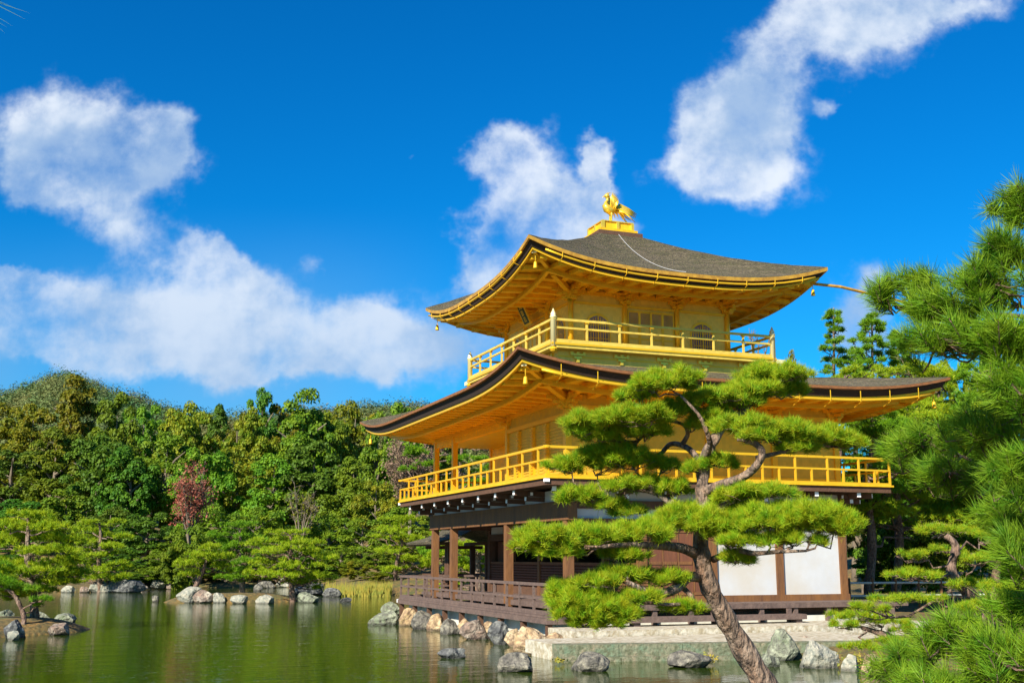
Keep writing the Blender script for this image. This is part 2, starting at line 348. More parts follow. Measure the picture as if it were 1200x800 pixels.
def land(x, y):
    x = np.asarray(x, float); y = np.asarray(y, float); sh = x.shape; x = x.ravel(); y = y.ravel()
    d = np.full(x.shape, 1e9); ins = np.zeros(x.shape, bool); n = len(POND)
    for i in range(n):
        a = POND[i]; b = POND[(i+1) % n]; e = b-a; L2 = e@e
        t = np.clip(((x-a[0])*e[0]+(y-a[1])*e[1])/L2, 0, 1); d = np.minimum(d, np.hypot(x-a[0]-t*e[0], y-a[1]-t*e[1]))
        c = ((a[1] > y) != (b[1] > y)) & (x < (b[0]-a[0])*(y-a[1])/(b[1]-a[1]+1e-12)+a[0]); ins ^= c
    s = np.where(ins, -d, d)
    h = np.where(s < 0, np.maximum(-1.2, s*.9), .06+.40*np.clip(s/2.2, 0, 1)+.05*hnoise(x*2, y*2)*np.clip(s, 0, 1))
    far = np.clip((-x-59)/75, 0, 1)
    h = h+np.where(s > 0, far*9*(1+.15*hnoise(x*.3, y*.3)), 0)
    wbank = np.clip((s-1)/9, 0, 1)*np.clip((-x-30)/10, 0, 1)*np.clip((y-0)/6, 0, 1)*np.clip((75+x)/10, 0, 1)
    h = h+wbank*1.4*(1+.4*hnoise(x, y))
    h = h+np.where(s > 0, ridge(x, y), 0)
    h = np.where((x > -13) & (x < 5.2+.12*y) & (y > -1.6) & (y < 9.6), np.minimum(h, .12), h)
    for (cx, cy, rx, ry, hh, _) in ISL:
        q = ((x-cx)/rx)**2+((y-cy)/ry)**2; q = q*(1+.18*hnoise(x*2.1, y*2.3))
        h = np.maximum(h, np.where(q < 1.6, hh*(1-q**1.5), -9))
    return h.reshape(sh)
def axis(a, b, st, lo, hi):
    v = list(np.arange(a, b, st)); x = b; s_ = st
    while x < hi: v.append(x); s_ *= 1.16; x += s_
    x = a-st; s_ = st; pre = []
    while x > lo: pre.append(x); s_ *= 1.16; x -= s_
    return np.array(sorted(pre+v))
gx = axis(-62, 28, .42, -1500, 600); gy = axis(-34, 22, .42, -900, 900)
X_, Y_ = np.meshgrid(gx, gy, indexing='ij'); Z_ = land(X_, Y_)
nx, ny = X_.shape
idx = np.arange(nx*ny).reshape(nx, ny)
quads = np.stack([idx[:-1, :-1], idx[1:, :-1], idx[1:, 1:], idx[:-1, 1:]], -1).reshape(-1, 4)
go = link_mesh('ground', np.stack([X_, Y_, Z_], -1).reshape(-1, 3), quads.tolist(), G['ground'], None, True, (0, 0, 0))
tag(go, 'mossy brown bank and wooded hillside around the pond', kind='structure')
wo = MB().add([(-75, -60, 0), (40, -60, 0), (40, 40, 0), (-75, 40, 0)], [(0, 1, 2, 3)]).build('water', G['water'], None)
tag(wo, 'green pond water mirroring the trees and pavilion', kind='structure')

# ------------------------------------------------------------------ golden pavilion
PV = thing('golden_pavilion', 'three storey pavilion covered in gold leaf standing at the edge of the pond', 'pavilion', (0, 0, 0))
z1, z1i, z2, z3 = .744, .95, 4.14, 8.22
XC, YC, W3, O3 = -W/2, D/2, 2.72, 1.04
# --- base
box('stone_base', G['dais'], PV, -W-.75, .85, -.72, D+.6, -.1, .62)
box('inner_floor', G['deck'], PV, -W+.02, .0, .02, D, .80, z1i)
mb = MB()
for i in range(7): mb.box(-W-1.03, 1.03, -1.03+i*.15, -1.03+i*.15+.142, z1-.06, z1)
for i in range(7): mb.box(-W-1.03, -W-1.03+.98, .03+i*.33, .03+i*.33+.32, z1-.06, z1)
mb.box(-W-1.05, 1.06, -1.06, -1.0, z1-.20, z1-.065); mb.box(1.0, 1.06, -1.0, .0, z1-.2, z1-.065)
mb.build('deck', G['deck'], PV)
for i in range(9):
    x = .93-i*1.68
    mb = MB().box(x-.07, x+.07, -1.02, -.88, .12, z1-.2); mb.build('deck_leg', G['woodd'], PV)
box('beam_end', G['cap'], PV, -W-1.22, -W-1.06, -1.04, -.92, z1-.18, z1-.06)

def railing(name, path, zf, h_mid, h_top, spacing, m_, short=False, th=.06, corner=None, cm=None, base=.1):
    """posts are sub-parts? keep each run as one part with post children"""
    r = MB()
    for p, q in zip(path[:-1], path[1:]):
        for hz, tw, thh in ((zf+base/2+.002, th*1.5, base), (zf+h_mid, th, th*.9), (zf+h_top, th*1.15, th*1.15)):
            e = 0.08 if hz > zf+h_top-.01 else 0
            dv = np.array(q)-np.array(p); dv /= np.linalg.norm(dv)
            r.beam((*(np.array(p)-dv*e), hz), (*(np.array(q)+dv*e), hz+(.003 if abs(dv[0]) > .5 else 0)), tw, thh)
    o = r.build(name, m_, PV)
    for p, q in zip(path[:-1], path[1:]):
        p = np.array(p); q = np.array(q); n = max(1, round(np.linalg.norm(q-p)/spacing))
        for i in range(0, n+1):
            if corner and i in (0, n): continue
            if i == 0 and (p != np.array(path[0])).any(): continue
            c = p+(q-p)*i/n; hh = h_top if (not short or i % 2 == 0) else h_mid
            MB().box(c[0]-th/2*.9, c[0]+th/2*.9, c[1]-th/2*.9, c[1]+th/2*.9, zf+.01, zf+hh-.01).build('post', m_, o)
            if corner and hh == h_top:
                MB().box(c[0]-th*.9, c[0]+th*.9, c[1]-th*.9, c[1]+th*.9, zf+h_top-.07, zf+h_top-.035).build('post_cap', G['goldt'], o)
    if corner:
        for c in path:
            MB().lathe((c[0], c[1], zf-.12), [(.085, 0), (.085, corner-.14), (.10, corner-.13), (.10, corner-.10), (.07, corner-.08), (.085, corner-.03), (.05, corner+.03), (.012, corner+.13)], 12).build('corner_post', G['finial'], o, True)
            MB().lathe((c[0], c[1], zf-.30), [(.03, 0), (.08, .03), (.12, .10), (.06, .17)], 10).build('pendant', G['goldt'], o)
    return o
railing('deck_railing', [(-W-.9, 1.9), (-W-.96, -.96), (.96, -.96), (.96, .02)], z1, .40, .74, .98, G['deck'], th=.065)

# --- first floor timber
SX = [0, -4.35, -9.54, -W]
for x in SX: box('column', G['wood'], PV, x-.11, x+.11, -.11, .11, z1i-.2, 3.1)
for k in range(1, 5): box('column', G['wood'], PV, -.11, .11, k*K-.11, k*K+.11, z1i, 2.95)
for k in range(1, 5): box('column', G['woodd'], PV, -W-.11, -W+.11, k*K-.11, k*K+.11, z1i, 3.1)
for x in (-2.2, -4.35, -7, -9.54): box('column', G['wood'], PV, x-.09, x+.09, K-.09, K+.09, z1i, 3.1)
# beams
for nm, a in (('lintel', (-W-.3, .3, -.13, .13, 3.1, 3.6)),): box(nm, G['wood'], PV, *a)
box('lintel', G['wood'], PV, -.125, .125, .14, D+.2, 2.95, 3.15)
box('lintel', G['woodd'], PV, -.13, .13, .14, D+.2, 3.40, 3.62)
box('lintel', G['woodd'], PV, -W-.13, -W+.13, .14, D, 3.1, 3.6)
box('lintel', G['woodd'], PV, -W+.1, -.1, K-.1, K+.1, 2.72, 2.95)
box('wall', G['white'], PV, -.06, .06, .14, D, 3.15, 3.40)
box('wall', G['white'], PV, -.06, .06, .14, D, 3.62, 3.90)
box('wall', G['white'], PV, -W+.05, -.07, -.06, .06, 3.60, 3.90)
box('wall', G['white'], PV, -W+.1, -.1, K-.05, K+.05, 2.95, 3.2)
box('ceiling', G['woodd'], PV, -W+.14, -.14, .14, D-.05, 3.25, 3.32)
# plaster walls east, bays 3-4
for k in (2, 3):
    o = box('wall_panel', G['white'], PV, -.04, .045, k*K+.112, (k+1)*K-.112, 1.14, 2.948)
o = box('sill', G['wood'], PV, -.1, .12, .12, D+.15, z1i+.002, 1.14)
# doors bay 2
for i in range(4):
    y = K+.13+i*.465
    mb = MB().box(-.03, .03, y, y+.455, 1.142, 2.94); o = mb.build('door', G['woodr'], PV)
    mb = MB()
    for zz in (1.2, 2.0, 2.84): mb.box(.031, .05, y+.02, y+.435, zz-.04, zz+.04)
    mb.box(.031, .048, y+.0, y+.035, 1.25, 2.79); mb.build('door_rail', G['wood'], o)
# lattice half wall along y=K
for (xa, xb) in ((-W+.11, -9.65), (-9.43, -7.1), (-6.9, -4.46), (-4.24, -2.3), (-2.1, -.11)):
    o = box('lattice_wall', G['woodd'], PV, xa, xb, K+.0, K+.03, z1i+.25, 1.93)
    mb = MB(); n = int((xb-xa)/.12)
    for i in range(n+1): x = xa+(xb-xa)*i/n; mb.box(x-.018, x+.018, K-.035, K-.002, z1i+.25, 1.93)
    for zz in np.arange(z1i+.30, 1.95, .085): mb.box(xa, xb, K-.05, K-.037, zz-.02, zz+.02)
    mb.build('lattice', G['woodr'], o)
    MB().box(xa, xb, K-.07, K+.06, 1.932, 2.0).build('top_rail', G['wood'], o)
    MB().box(xa, xb, K-.06, K+.06, z1i+.002, z1i+.248).build('bottom_rail', G['woodd'], o)
box('door', G['woodr'], PV, -W+.12, -W+.85, K+.2, K+.25, 1.0, 2.7)
box('back_wall', G['woodd'], PV, -W+.1, -.06, 3*K, 3*K+.08, z1i, 3.25)
box('side_wall', G['woodd'], PV, -W-.04, -W+.04, K+.12, D-.1, z1i+.9, 3.1)
box('north_wall', G['white'], PV, -W+.1, -.12, D-.08, D-.02, z1i, 3.25)
# hanging lantern hooks under porch ceiling
for x in (-3.2, -7.2, -8.8): MB().tube([(x, .9, 3.24), (x, .9, 2.86)], .012, 5).build('hanging_rod', G['woodd'], PV)
# east ledge and step bench
mb = MB(); mb.box(.13, 1.02, .6, D+1.4, .83, .97); 
for y in np.arange(.9, D+1.4, 1.06): mb.box(.86, .98, y-.06, y+.06, .45, .828)
mb.build('veranda_ledge', G['deck'], PV)
box('ledge_added_shade', G['woodd'], PV, .5, .56, .6, D+1.2, .45, .828)  # dark board added in place of the shaded void under the ledge
mb = MB(); mb.box(1.12, 1.52, -.5, 6.15, .56, .69)
for y in (1.2, 3.6, 5.95): mb.box(1.2, 1.46, y-.09, y+.09, .42, .558)
for y in (3.6, 5.9): mb.box(1.04, 1.12, y-.06, y+.06, .46, .82)
mb.build('step_bench', G['deck'], PV)

# --- balcony 2: brackets, floor, rail
ob = 1.10
mb = MB(); mb.box(-W-ob+.06, ob-.06, -ob+.06, -ob+.18, 3.93, 4.086); mb.box(ob-.18, ob-.06, -ob+.19, D+ob-.06, 3.93, 4.086)
mb.box(-W-ob+.06, -W-ob+.18, -ob+.19, D+ob-.06, 3.93, 4.086); mb.build('balcony_beam', G['woodd'], PV)
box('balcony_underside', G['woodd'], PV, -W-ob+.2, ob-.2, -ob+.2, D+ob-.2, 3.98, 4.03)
box('balcony_floor', G['gold'], PV, -W-ob, ob, -ob, D+ob, 4.09, z2)
def bracket(c, dr):
    c = np.array(c, float); dr = np.array(dr, float); sd = np.array([-dr[1], dr[0], 0])
    mb = MB()
    mb.beam(c+dr*.07+[0, 0, 3.83], c+dr*(ob-.16)+[0, 0, 3.86], .13, .14)
    mb.beam(c+dr*.07+[0, 0, 3.69], c+dr*.60+[0, 0, 3.70], .12, .12)
    mb.beam(c+dr*.52-sd*.22+[0, 0, 3.825], c+dr*.52+sd*.22+[0, 0, 3.825], .09, .10)
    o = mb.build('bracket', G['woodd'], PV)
    mb = MB(); mb.beam(c+dr*(ob-.158)+[0, 0, 3.86], c+dr*(ob-.14)+[0, 0, 3.86], .115, .12)
    mb.beam(c+dr*.602+[0, 0, 3.70], c+dr*.617+[0, 0, 3.70], .10, .10)
    mb.build('white_tip', G['cap'], o); mb = MB()
    for s in (-1, 1): mb.beam(c+dr*.52+sd*s*.222+[0, 0, 3.825], c+dr*.52+sd*s*.236+[0, 0, 3.825], .07, .08)
    mb.build('white_tip', G['cap'], o)
for i in range(1, 9): bracket((-i*W/8, 0, 0), (0, -1, 0))
for i in range(1, 7): bracket((0, i*D/6, 0), (1, 0, 0))
for i in range(3): bracket((-W, i*K, 0), (-1, 0, 0))
q = math.sqrt(.5)
bracket((0, 0, 0), (q, -q, 0)); bracket((0, D, 0), (q, q, 0)); bracket((-W, 0, 0), (-q, -q, 0))
e = ob-.07
railing('balcony_railing', [(-W-e, D*.6), (-W-e, -e), (e, -e), (e, D+e), (-2, D+e)], z2, .41, .74, .54, G['goldt'], short=True, th=.055, base=.06)
for (x, y) in ((e, -e), (-W-e, -e)):
    MB().box(x-.06, x+.06, y-.06, y+.06, z2-.14, z2-.06).build('corner_fitting', G['cap'], PV)

# --- second floor
for x in SX: box('column', G['goldt'], PV, x-.085, x+.085, -.085, .085, z2, 6.4)
for k in range(1, 5): box('column', G['goldt'], PV, -.085, .085, k*K-.085, k*K+.085, z2, 6.4)
for k in range(1, 5): box('column', G['goldt'], PV, -W-.085, -W+.085, k*K-.085, k*K+.085, z2, 6.4)
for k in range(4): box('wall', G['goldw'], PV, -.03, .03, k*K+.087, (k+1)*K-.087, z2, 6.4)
for zz, hh in ((z2+.16, .1), (5.72, .09), (6.06, .12)): box('tie_beam', G['goldt'], PV, .032, .07, .087, D-.087, zz-hh/2, zz+hh/2)
box('wall', G['goldw'], PV, -4.3, -.087, .0, .04, z2, 6.4)
box('wall', G['goldw'], PV, -4.38, -4.32, .087, K, z2, 6.4)
box('wall', G['gold'], PV, -W+.087, -4.38, K-.03, K+.03, z2, 6.4)
box('wall', G['gold'], PV, -W-.03, -W+.03, K+.09, D, z2, 6.4)
box('wall', G['gold'], PV, -W, 0, D-.03, D+.03, z2, 6.4)
# folding shutters on the south wall, thin ribs
for i, x in enumerate((-3.35, -2.25, -1.25)):
    o = box('door_jamb', G['goldt'], PV, x-.06, x+.06, -.10, -.002, z2+.05, 5.75)
    mb = MB()
    for zz in np.arange(z2+.15, 5.7, .085): mb.box(x-.068, x+.068, -.135, -.102, zz-.018, zz+.018)
    mb.build('ribs', G['goldt'], o)
for (xa, xb) in ((-4.25, -3.42), (-3.28, -2.32), (-2.18, -1.32), (-1.18, -.1)):
    mb = MB()
    for zz in np.arange(z2+.12, 5.7, .085): mb.box(xa, xb, -.022, -.002, zz-.012, zz+.03)
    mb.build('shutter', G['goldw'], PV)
box('tie_beam', G['goldt'], PV, -4.3, -.09, -.075, -.03, 5.78, 5.9)
box('wall', G['gold'], PV, -W+.09, -4.44, -.05, .12, 5.98, 6.178)
box('tie_beam', G['goldt'], PV, -W-.2, .2, -.1, .1, 6.18, 6.32)
box('wall', G['gold'], PV, -W+.09, -.09, -.05, .05, 6.322, 6.50)
for (xa, xb) in ((-4.3, -W+.1),): box('ceiling', G['goldp'], PV, xb, xa-.1, .1, K-.04, 6.02, 6.06)
box('tie_beam', G['goldt'], PV, -W-.1, -W+.1, .1, K, 6.05, 6.2)
for x in (-7, -9.54):
    box('column', G['goldt'], PV, x-.08, x+.08, K-.11, K-.032, z2, 6.0)

# --- roofs
class Roof:
    def __init__(s, xa, xb, ya, yb, zm, zt, Lc, inner, ztop, prof):
        s.c = [(xb, ya), (xb, yb), (xa, yb), (xa, ya)]  # SE, NE, NW, SW
        s.zm, s.zt, s.Lc = zm, zt, Lc; xi0, xi1, yi0, yi1 = inner
        s.i = [(xi1, yi0), (xi1, yi1), (xi0, yi1), (xi0, yi0)]; s.ztop = ztop; s.prof = prof
    def ze(s, c, Lt):
        c = min(c, Lt-c); t = max(0, 1-c/s.Lc); return s.zm+(s.zt-s.zm)*t**2.8
    def loop(s, inset, dz, n=36):
        pts = []
        for k in range(4):
            a = np.array(s.c[k], float); b = np.array(s.c[(k+1) % 4], float); Lt = np.linalg.norm(b-a); d = (b-a)/Lt
            nrm = np.array([-d[1], d[0]])
            for i in range(n):
                f = i/n; f = .5-.5*math.cos(math.pi*f) if True else f
                c = f*Lt; cc = inset+(Lt-2*inset)*f; p = a+d*cc+nrm*inset
                pts.append((p[0], p[1], s.ze(c, Lt)+dz))
        return pts
    def strip(s, mb, la, lb):
        n = len(la); mb.add(la+lb, [(i, (i+1) % n, n+(i+1) % n, n+i) for i in range(n)])
    def build(s, nameroof, wall, zw, rim, rimh, darkh, rafs):
        n = 36; nt_ = 14; mb = MB(); lv = []
        for j in range(nt_+1):
            t = j/nt_; ring = []
            for k in range(4):
                a = np.array(s.c[k], float); b = np.array(s.c[(k+1) % 4], float); ia = np.array(s.i[k], float); ib = np.array(s.i[(k+1) % 4], float)
                Lt = np.linalg.norm(b-a)
                for i in range(n):
                    f = .5-.5*math.cos(math.pi*i/n); e0 = s.ze(f*Lt, Lt); p = (a+(b-a)*f)*(1-t)+(ia+(ib-ia)*f)*t
                    ring.append((p[0], p[1], e0+(s.ztop-e0)*s.prof(t)+.012*math.sin(j*2.3+i*1.7)*(0 < j < nt_)))
            lv.append(ring)
        for j in range(nt_): s.strip(mb, lv[j], lv[j+1])
        root = mb.build(nameroof, G['shingle'], PV, True)
        mb = MB(); l0 = s.loop(0, -.003); l1 = s.loop(.0, -rimh); l2 = s.loop(.07, -rimh-.01); s.strip(mb, l0, l1); s.strip(mb, l1, l2); mb.build('eave_rim', rim, root)
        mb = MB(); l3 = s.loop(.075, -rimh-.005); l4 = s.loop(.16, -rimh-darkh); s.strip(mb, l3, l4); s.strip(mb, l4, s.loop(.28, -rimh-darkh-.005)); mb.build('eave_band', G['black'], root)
        # soffit from inset .28 to wall
        dz = -rimh-darkh+.02; la = s.loop(.2, dz); wx0, wx1, wy0, wy1 = wall; wc = [(wx1, wy0), (wx1, wy1), (wx0, wy1), (wx0, wy0)]; lb = []
        for k in range(4):
            a = np.array(wc[k], float); b = np.array(wc[(k+1) % 4], float)
            for i in range(n): f = .5-.5*math.cos(math.pi*i/n); p = a+(b-a)*f; lb.append((p[0], p[1], zw))
        lm = [tuple(np.array(p)*.5+np.array(q_)*.5-np.array([0, 0, .0])) for p, q_ in zip(la, lb)]
        mb = MB(); s.strip(mb, la, lm); s.strip(mb, lm, lb); mb.build('soffit', G['gold'], root, True)
        # inner fascia board of gold
        mb = MB(); s.strip(mb, s.loop(.19, dz+.0), s.loop(.19, dz-.10)); s.strip(mb, s.loop(.19, dz-.10), s.loop(.27, dz-.10)); s.strip(mb, s.loop(.27, dz-.10), s.loop(.27, dz)); mb.build('eave_board', G['goldt'], root)
        # rafters
        def zs(c, Lt, inset, ov, aw):
            "soffit height"
            t = (inset-.2)/(ov-.2); return (s.ze(c, Lt)+dz)*(1-t)+zw*t
        for k in range(4):
            a = np.array(s.c[k], float); b = np.array(s.c[(k+1) % 4], float); Lt = np.linalg.norm(b-a); d = (b-a)/Lt; nrm = np.array([-d[1], d[0]])
            wa = np.array(wc[k], float); wb_ = np.array(wc[(k+1) % 4], float)
            ov = abs((wa-a)@nrm); oa = (wa-a)@d; ob_ = (b-wb_)@d
            m_ = int(Lt/rafs); mb = MB()
            for i in range(1, m_):
                c = Lt*i/m_; dist = min(c/oa if oa > 0 else 1, (Lt-c)/ob_, 1); end = .28+(ov-.28)*dist if dist < 1 else ov
                if end < .45: continue
                P_ = []
                for ins in np.linspace(.28, end, 5):
                    # eave coordinate scales towards the wall like the soffit ring
                    t = (ins-.2)/(ov-.2); f = ((c-oa*t)/(Lt-(oa+ob_)*t)); f = min(max(f, 0), 1)
                    z = (s.ze(f*Lt, Lt)+dz)*(1-t)+zw*t
                    p = a+d*c+nrm*ins; P_.append((p[0], p[1], z-.055))
                if k in (0, 3): mb = MB()
                for p0, p1 in zip(P_[:-1], P_[1:]): mb.beam(p0, p1, .22, .13)
                if k in (0, 3): mb.build('rafter', G['gold'], root)
            if k not in (0, 3): tag(mb.build('rafter_row', G['gold'], root), kind='stuff')
            # purlin running along under the rafters, and corner beam
            mb = MB(); P_ = []
            for i in range(25):
                f = i/24; t = .45; z = (s.ze(f*Lt, Lt)+dz)*(1-t)+zw*t-.17
                p = (a+(b-a)*f)*(1-t)+(wa+(wb_-wa)*f)*t; P_.append((p[0], p[1], z))
            for p0, p1 in zip(P_[:-1], P_[1:]): mb.beam(p0, p1, .12, .13)
            mb.build('purlin', G['goldt'], root)
            mb = MB(); zc = s.zt+dz
            p0 = np.array([a[0]+nrm[0]*.3+d[0]*.3, a[1]+nrm[1]*.3+d[1]*.3, zc-.12]); p1 = np.array([wa[0], wa[1], zw-.16])
            pm = p0*.5+p1*.5-[0, 0, .02]
            mb.beam(p0, pm, .12, .11); mb.beam(pm, p1, .15, .16)
            o = mb.build('corner_beam', G['goldt'], root)
            MB().beam(p0+(p0-pm)/np.linalg.norm(p0-pm)*.001, p0+(p0-pm)/np.linalg.norm(p0-pm)*.03, .13, .12).build('beam_cap', G['finial'], o)
        return root
R2 = Roof(-W-2.3, 2.3, -2.3, D+2.3, 6.66, 7.13, 5.0, (XC-3.45, XC+3.45, YC-3.45, YC+3.45), 7.70, lambda t: .62*t+.38*t*t)
r2 = R2.build('lower_roof', (-W, 0, 0, D), 6.42, G['rim'], .075, .19, .58)
A3 = W3+2.26
R3 = Roof(XC-A3, XC+A3, YC-A3, YC+A3, 10.30, 10.95, 5.0, (XC-.75, XC+.75, YC-.75, YC+.75), 12.62, lambda t: .50*t+.50*t*t)
r3 = R3.build('upper_roof', (XC-W3, XC+W3, YC-W3, YC+W3), 10.16, G['rimg'], .11, .17, .56)

def gutter(Rf, root, ins, dz, hooks):
    for k in ((0, 3) if Rf is R3 else (0,)):
        a = np.array(Rf.c[k], float); b = np.array(Rf.c[(k+1) % 4], float); Lt = np.linalg.norm(b-a); d = (b-a)/Lt; nrm = np.array([-d[1], d[0]])
        mb = MB(); c0, c1 = Lt*.05, Lt*.95; P_ = []
        for i in range(17):
            c = c0+(c1-c0)*i/16; p = a+d*c+nrm*ins; P_.append((p[0], p[1], Rf.ze(c, Lt)+dz))
        mb.tube(P_, .035, 6); o = mb.build('gutter', G['goldt'], root, True)
        n = hooks
        for i in range(n):
            c = c0+(c1-c0)*(i+.5)/n; p = a+d*c+nrm*ins; z = Rf.ze(c, Lt)
            q_ = p+nrm*.25
            mb = MB(); mb.tube([(p[0]-nrm[0]*.05, p[1]-nrm[1]*.05, z-.12), (p[0]-nrm[0]*.05, p[1]-nrm[1]*.05, z+dz-.05), (p[0], p[1], z+dz-.07), (q_[0], q_[1], z+dz-.16)], .012, 4); mb.build('gutter_hook', G['goldt'], o)
gutter(R2, r2, .06, -.37, 12); gutter(R3, r3, -.02, -.22, 9)
# lightning rope on upper roof
a = np.array(R3.c[0]); b = np.array(R3.c[1]); ia = np.array(R3.i[0]); ib = np.array(R3.i[1]); P_ = []
for i in range(15):
    t = 1-i/14*.99; f = .44+.06*(i/14); e0 = R3.ze(f*9.96, 9.96); p = (a+(b-a)*f)*(1-t)+(ia+(ib-ia)*f)*t
    P_.append((p[0], p[1], e0+(R3.ztop-e0)*R3.prof(t)+.03))
MB().tube(P_, .007, 5).build('roof_rope', G['rope'], r3)

# bracket clusters under eaves
def cluster(c, dr, zt, m_, sc=1.0):
    c = np.array(c, float); dr = np.array(dr, float); sd = np.array([-dr[1], dr[0], 0]); mb = MB()
    for i, (l, wd, zz) in enumerate(((.20, .16, -.30), (.34, .13, -.17), (.50, .12, -.05))):
        mb.beam(c-sd*l*sc+[0, 0, zt+zz], c+sd*l*sc+[0, 0, zt+zz], wd*sc, .09)
        mb.beam(c-dr*.1+[0, 0, zt+zz+.005], c+dr*l*1.3*sc+[0, 0, zt+zz+.005], wd*.9*sc, .085)
        for s in (-1, 1): mb.beam(c+sd*s*l*.9*sc+[0, 0, zt+zz+.045], c+sd*s*l*.9*sc+[0, 0, zt+zz+.09], .14*sc, .14*sc, up=(1, 0, 0))
    mb.build('bracket_cluster', m_, PV)
for x in SX[:2]: cluster((x, -.06, 0), (0, -1, 0), 6.35, G['goldt'], .8)
for k in range(0, 5): cluster((.06, k*K, 0), (1, 0, 0), 6.35, G['goldt'], .8)

# --- third floor
xs, ys = XC+W3, YC-W3
box('skirt_wall', G['goldp'], PV, XC-W3-.72, XC+W3+.72, YC-W3-.72, YC+W3+.72, 7.3, 8.06)
for (a0, a1, b0, b1) in ((XC-W3-.735, XC+W3+.735, YC-W3-.735, YC+W3+.735),): box('skirt_beam', G['goldt'], PV, a0, a1, b0, b1, 7.86, 7.90)
box('balcony_floor', G['goldp'], PV, XC-W3-O3, XC+W3+O3, YC-W3-O3, YC+W3+O3, 8.062, z3)
box('floor_edge', G['goldt'], PV, XC-W3-O3-.03, XC+W3+O3+.03, YC-W3-O3-.03, YC+W3+O3+.03, 8.15, 8.21)
for k in range(5):
    y = YC-W3-.72+.6+k*(2*W3+1.44-1.2)/4
    for (c, dr) in (((XC+W3+.74, y, 0), (1, 0, 0)), ((XC-W3-.72+.6+k*1.42, YC-W3-.74, 0), (0, -1, 0))):
        c = np.array(c); dr = np.array(dr, float); sd = np.array([-dr[1], dr[0], 0]); mb = MB()
        mb.beam(c-sd*.24+[0, 0, 7.95], c+sd*.24+[0, 0, 7.95], .07, .05); mb.beam(c-sd*.12+[0, 0, 7.86], c+sd*.12+[0, 0, 7.86], .08, .06)
        for s in (-1, 0, 1): mb.beam(c+sd*.2*s+[0, 0, 7.97], c+sd*.2*s+[0, 0, 8.03], .09, .09, up=(1, 0, 0))
        mb.beam(c+[0, 0, 7.72], c+[0, 0, 7.84], .09, .09, up=(1, 0, 0)); mb.build('frog_leg_strut', G['golds'], PV)
e = W3+O3-.05
railing('upper_railing', [(XC-e, YC+e), (XC-e, YC-e), (XC+e, YC-e), (XC+e, YC+e), (XC-e, YC+e)], z3, .44, .68, 1.03, G['goldp'], th=.060, corner=.98, base=.10)
for (sx, sy) in ((1, 1), (-1, -1), (1, -1)):
    x = XC+sx*(W3+O3+.02); y = YC+sy*(W3+O3+.02)
    if (sx, sy) == (1, 1): box('beam_end', G['finial'], PV, x-.14, x-.0, y+.01, y+.34, 8.05, 8.18)
    elif (sx, sy) == (-1, -1): box('beam_end', G['finial'], PV, x-.32, x+.0, y-.0, y+.13, 8.05, 8.18)
for i in range(4):
    t = -W3+2*W3*i/3
    for (x, y) in {(round(XC+W3, 4), round(YC+t, 4)), (round(XC+t, 4), round(YC-W3, 4)), (round(XC-W3, 4), round(YC+t, 4)), (round(XC+t, 4), round(YC+W3, 4))}:
        if (i in (0, 3)) and x < XC and y > YC and i == 0: continue
        if any(abs(x-a) < .01 and abs(y-b) < .01 for a, b in globals().setdefault('_done', [])): continue
        _done.append((x, y)); MB().lathe((x, y, z3), [(.085, 0), (.085, 1.95)], 12).build('column', G['goldt'], PV, True)
for i in range(4):
    t = -W3+2*W3*i/3
    cluster((XC+W3+.06, YC+t, 0), (1, 0, 0), 10.1, G['goldt'], .85); cluster((XC+t, YC-W3-.06, 0), (0, -1, 0), 10.1, G['goldt'], .85)
w4 = W3-.03
box('wall', G['goldp'], PV, XC+w4-.05, XC+w4, YC-w4, YC+w4, z3, 10.15)
box('wall', G['goldp'], PV, XC-w4, XC+w4-.052, YC-w4, YC-w4+.05, z3, 10.15)
box('wall', G['goldp'], PV, XC-w4, XC-w4+.05, YC-w4+.052, YC+w4, z3, 10.15)
box('wall', G['goldp'], PV, XC-w4+.052, XC+w4-.052, YC+w4-.05, YC+w4, z3, 10.15)
for zz, hh in ((z3+.06, .12), (9.70, .07), (10.02, .12)):
    box('tie_beam', G['goldt'], PV, XC+W3-.028, XC+W3+.025, YC-W3+.09, YC+W3-.09, zz-hh/2, zz+hh/2)
    box('tie_beam', G['goldt'], PV, XC-W3+.09, XC+W3-.09, YC-W3-.025, YC-W3+.028, zz-hh/2, zz+hh/2)
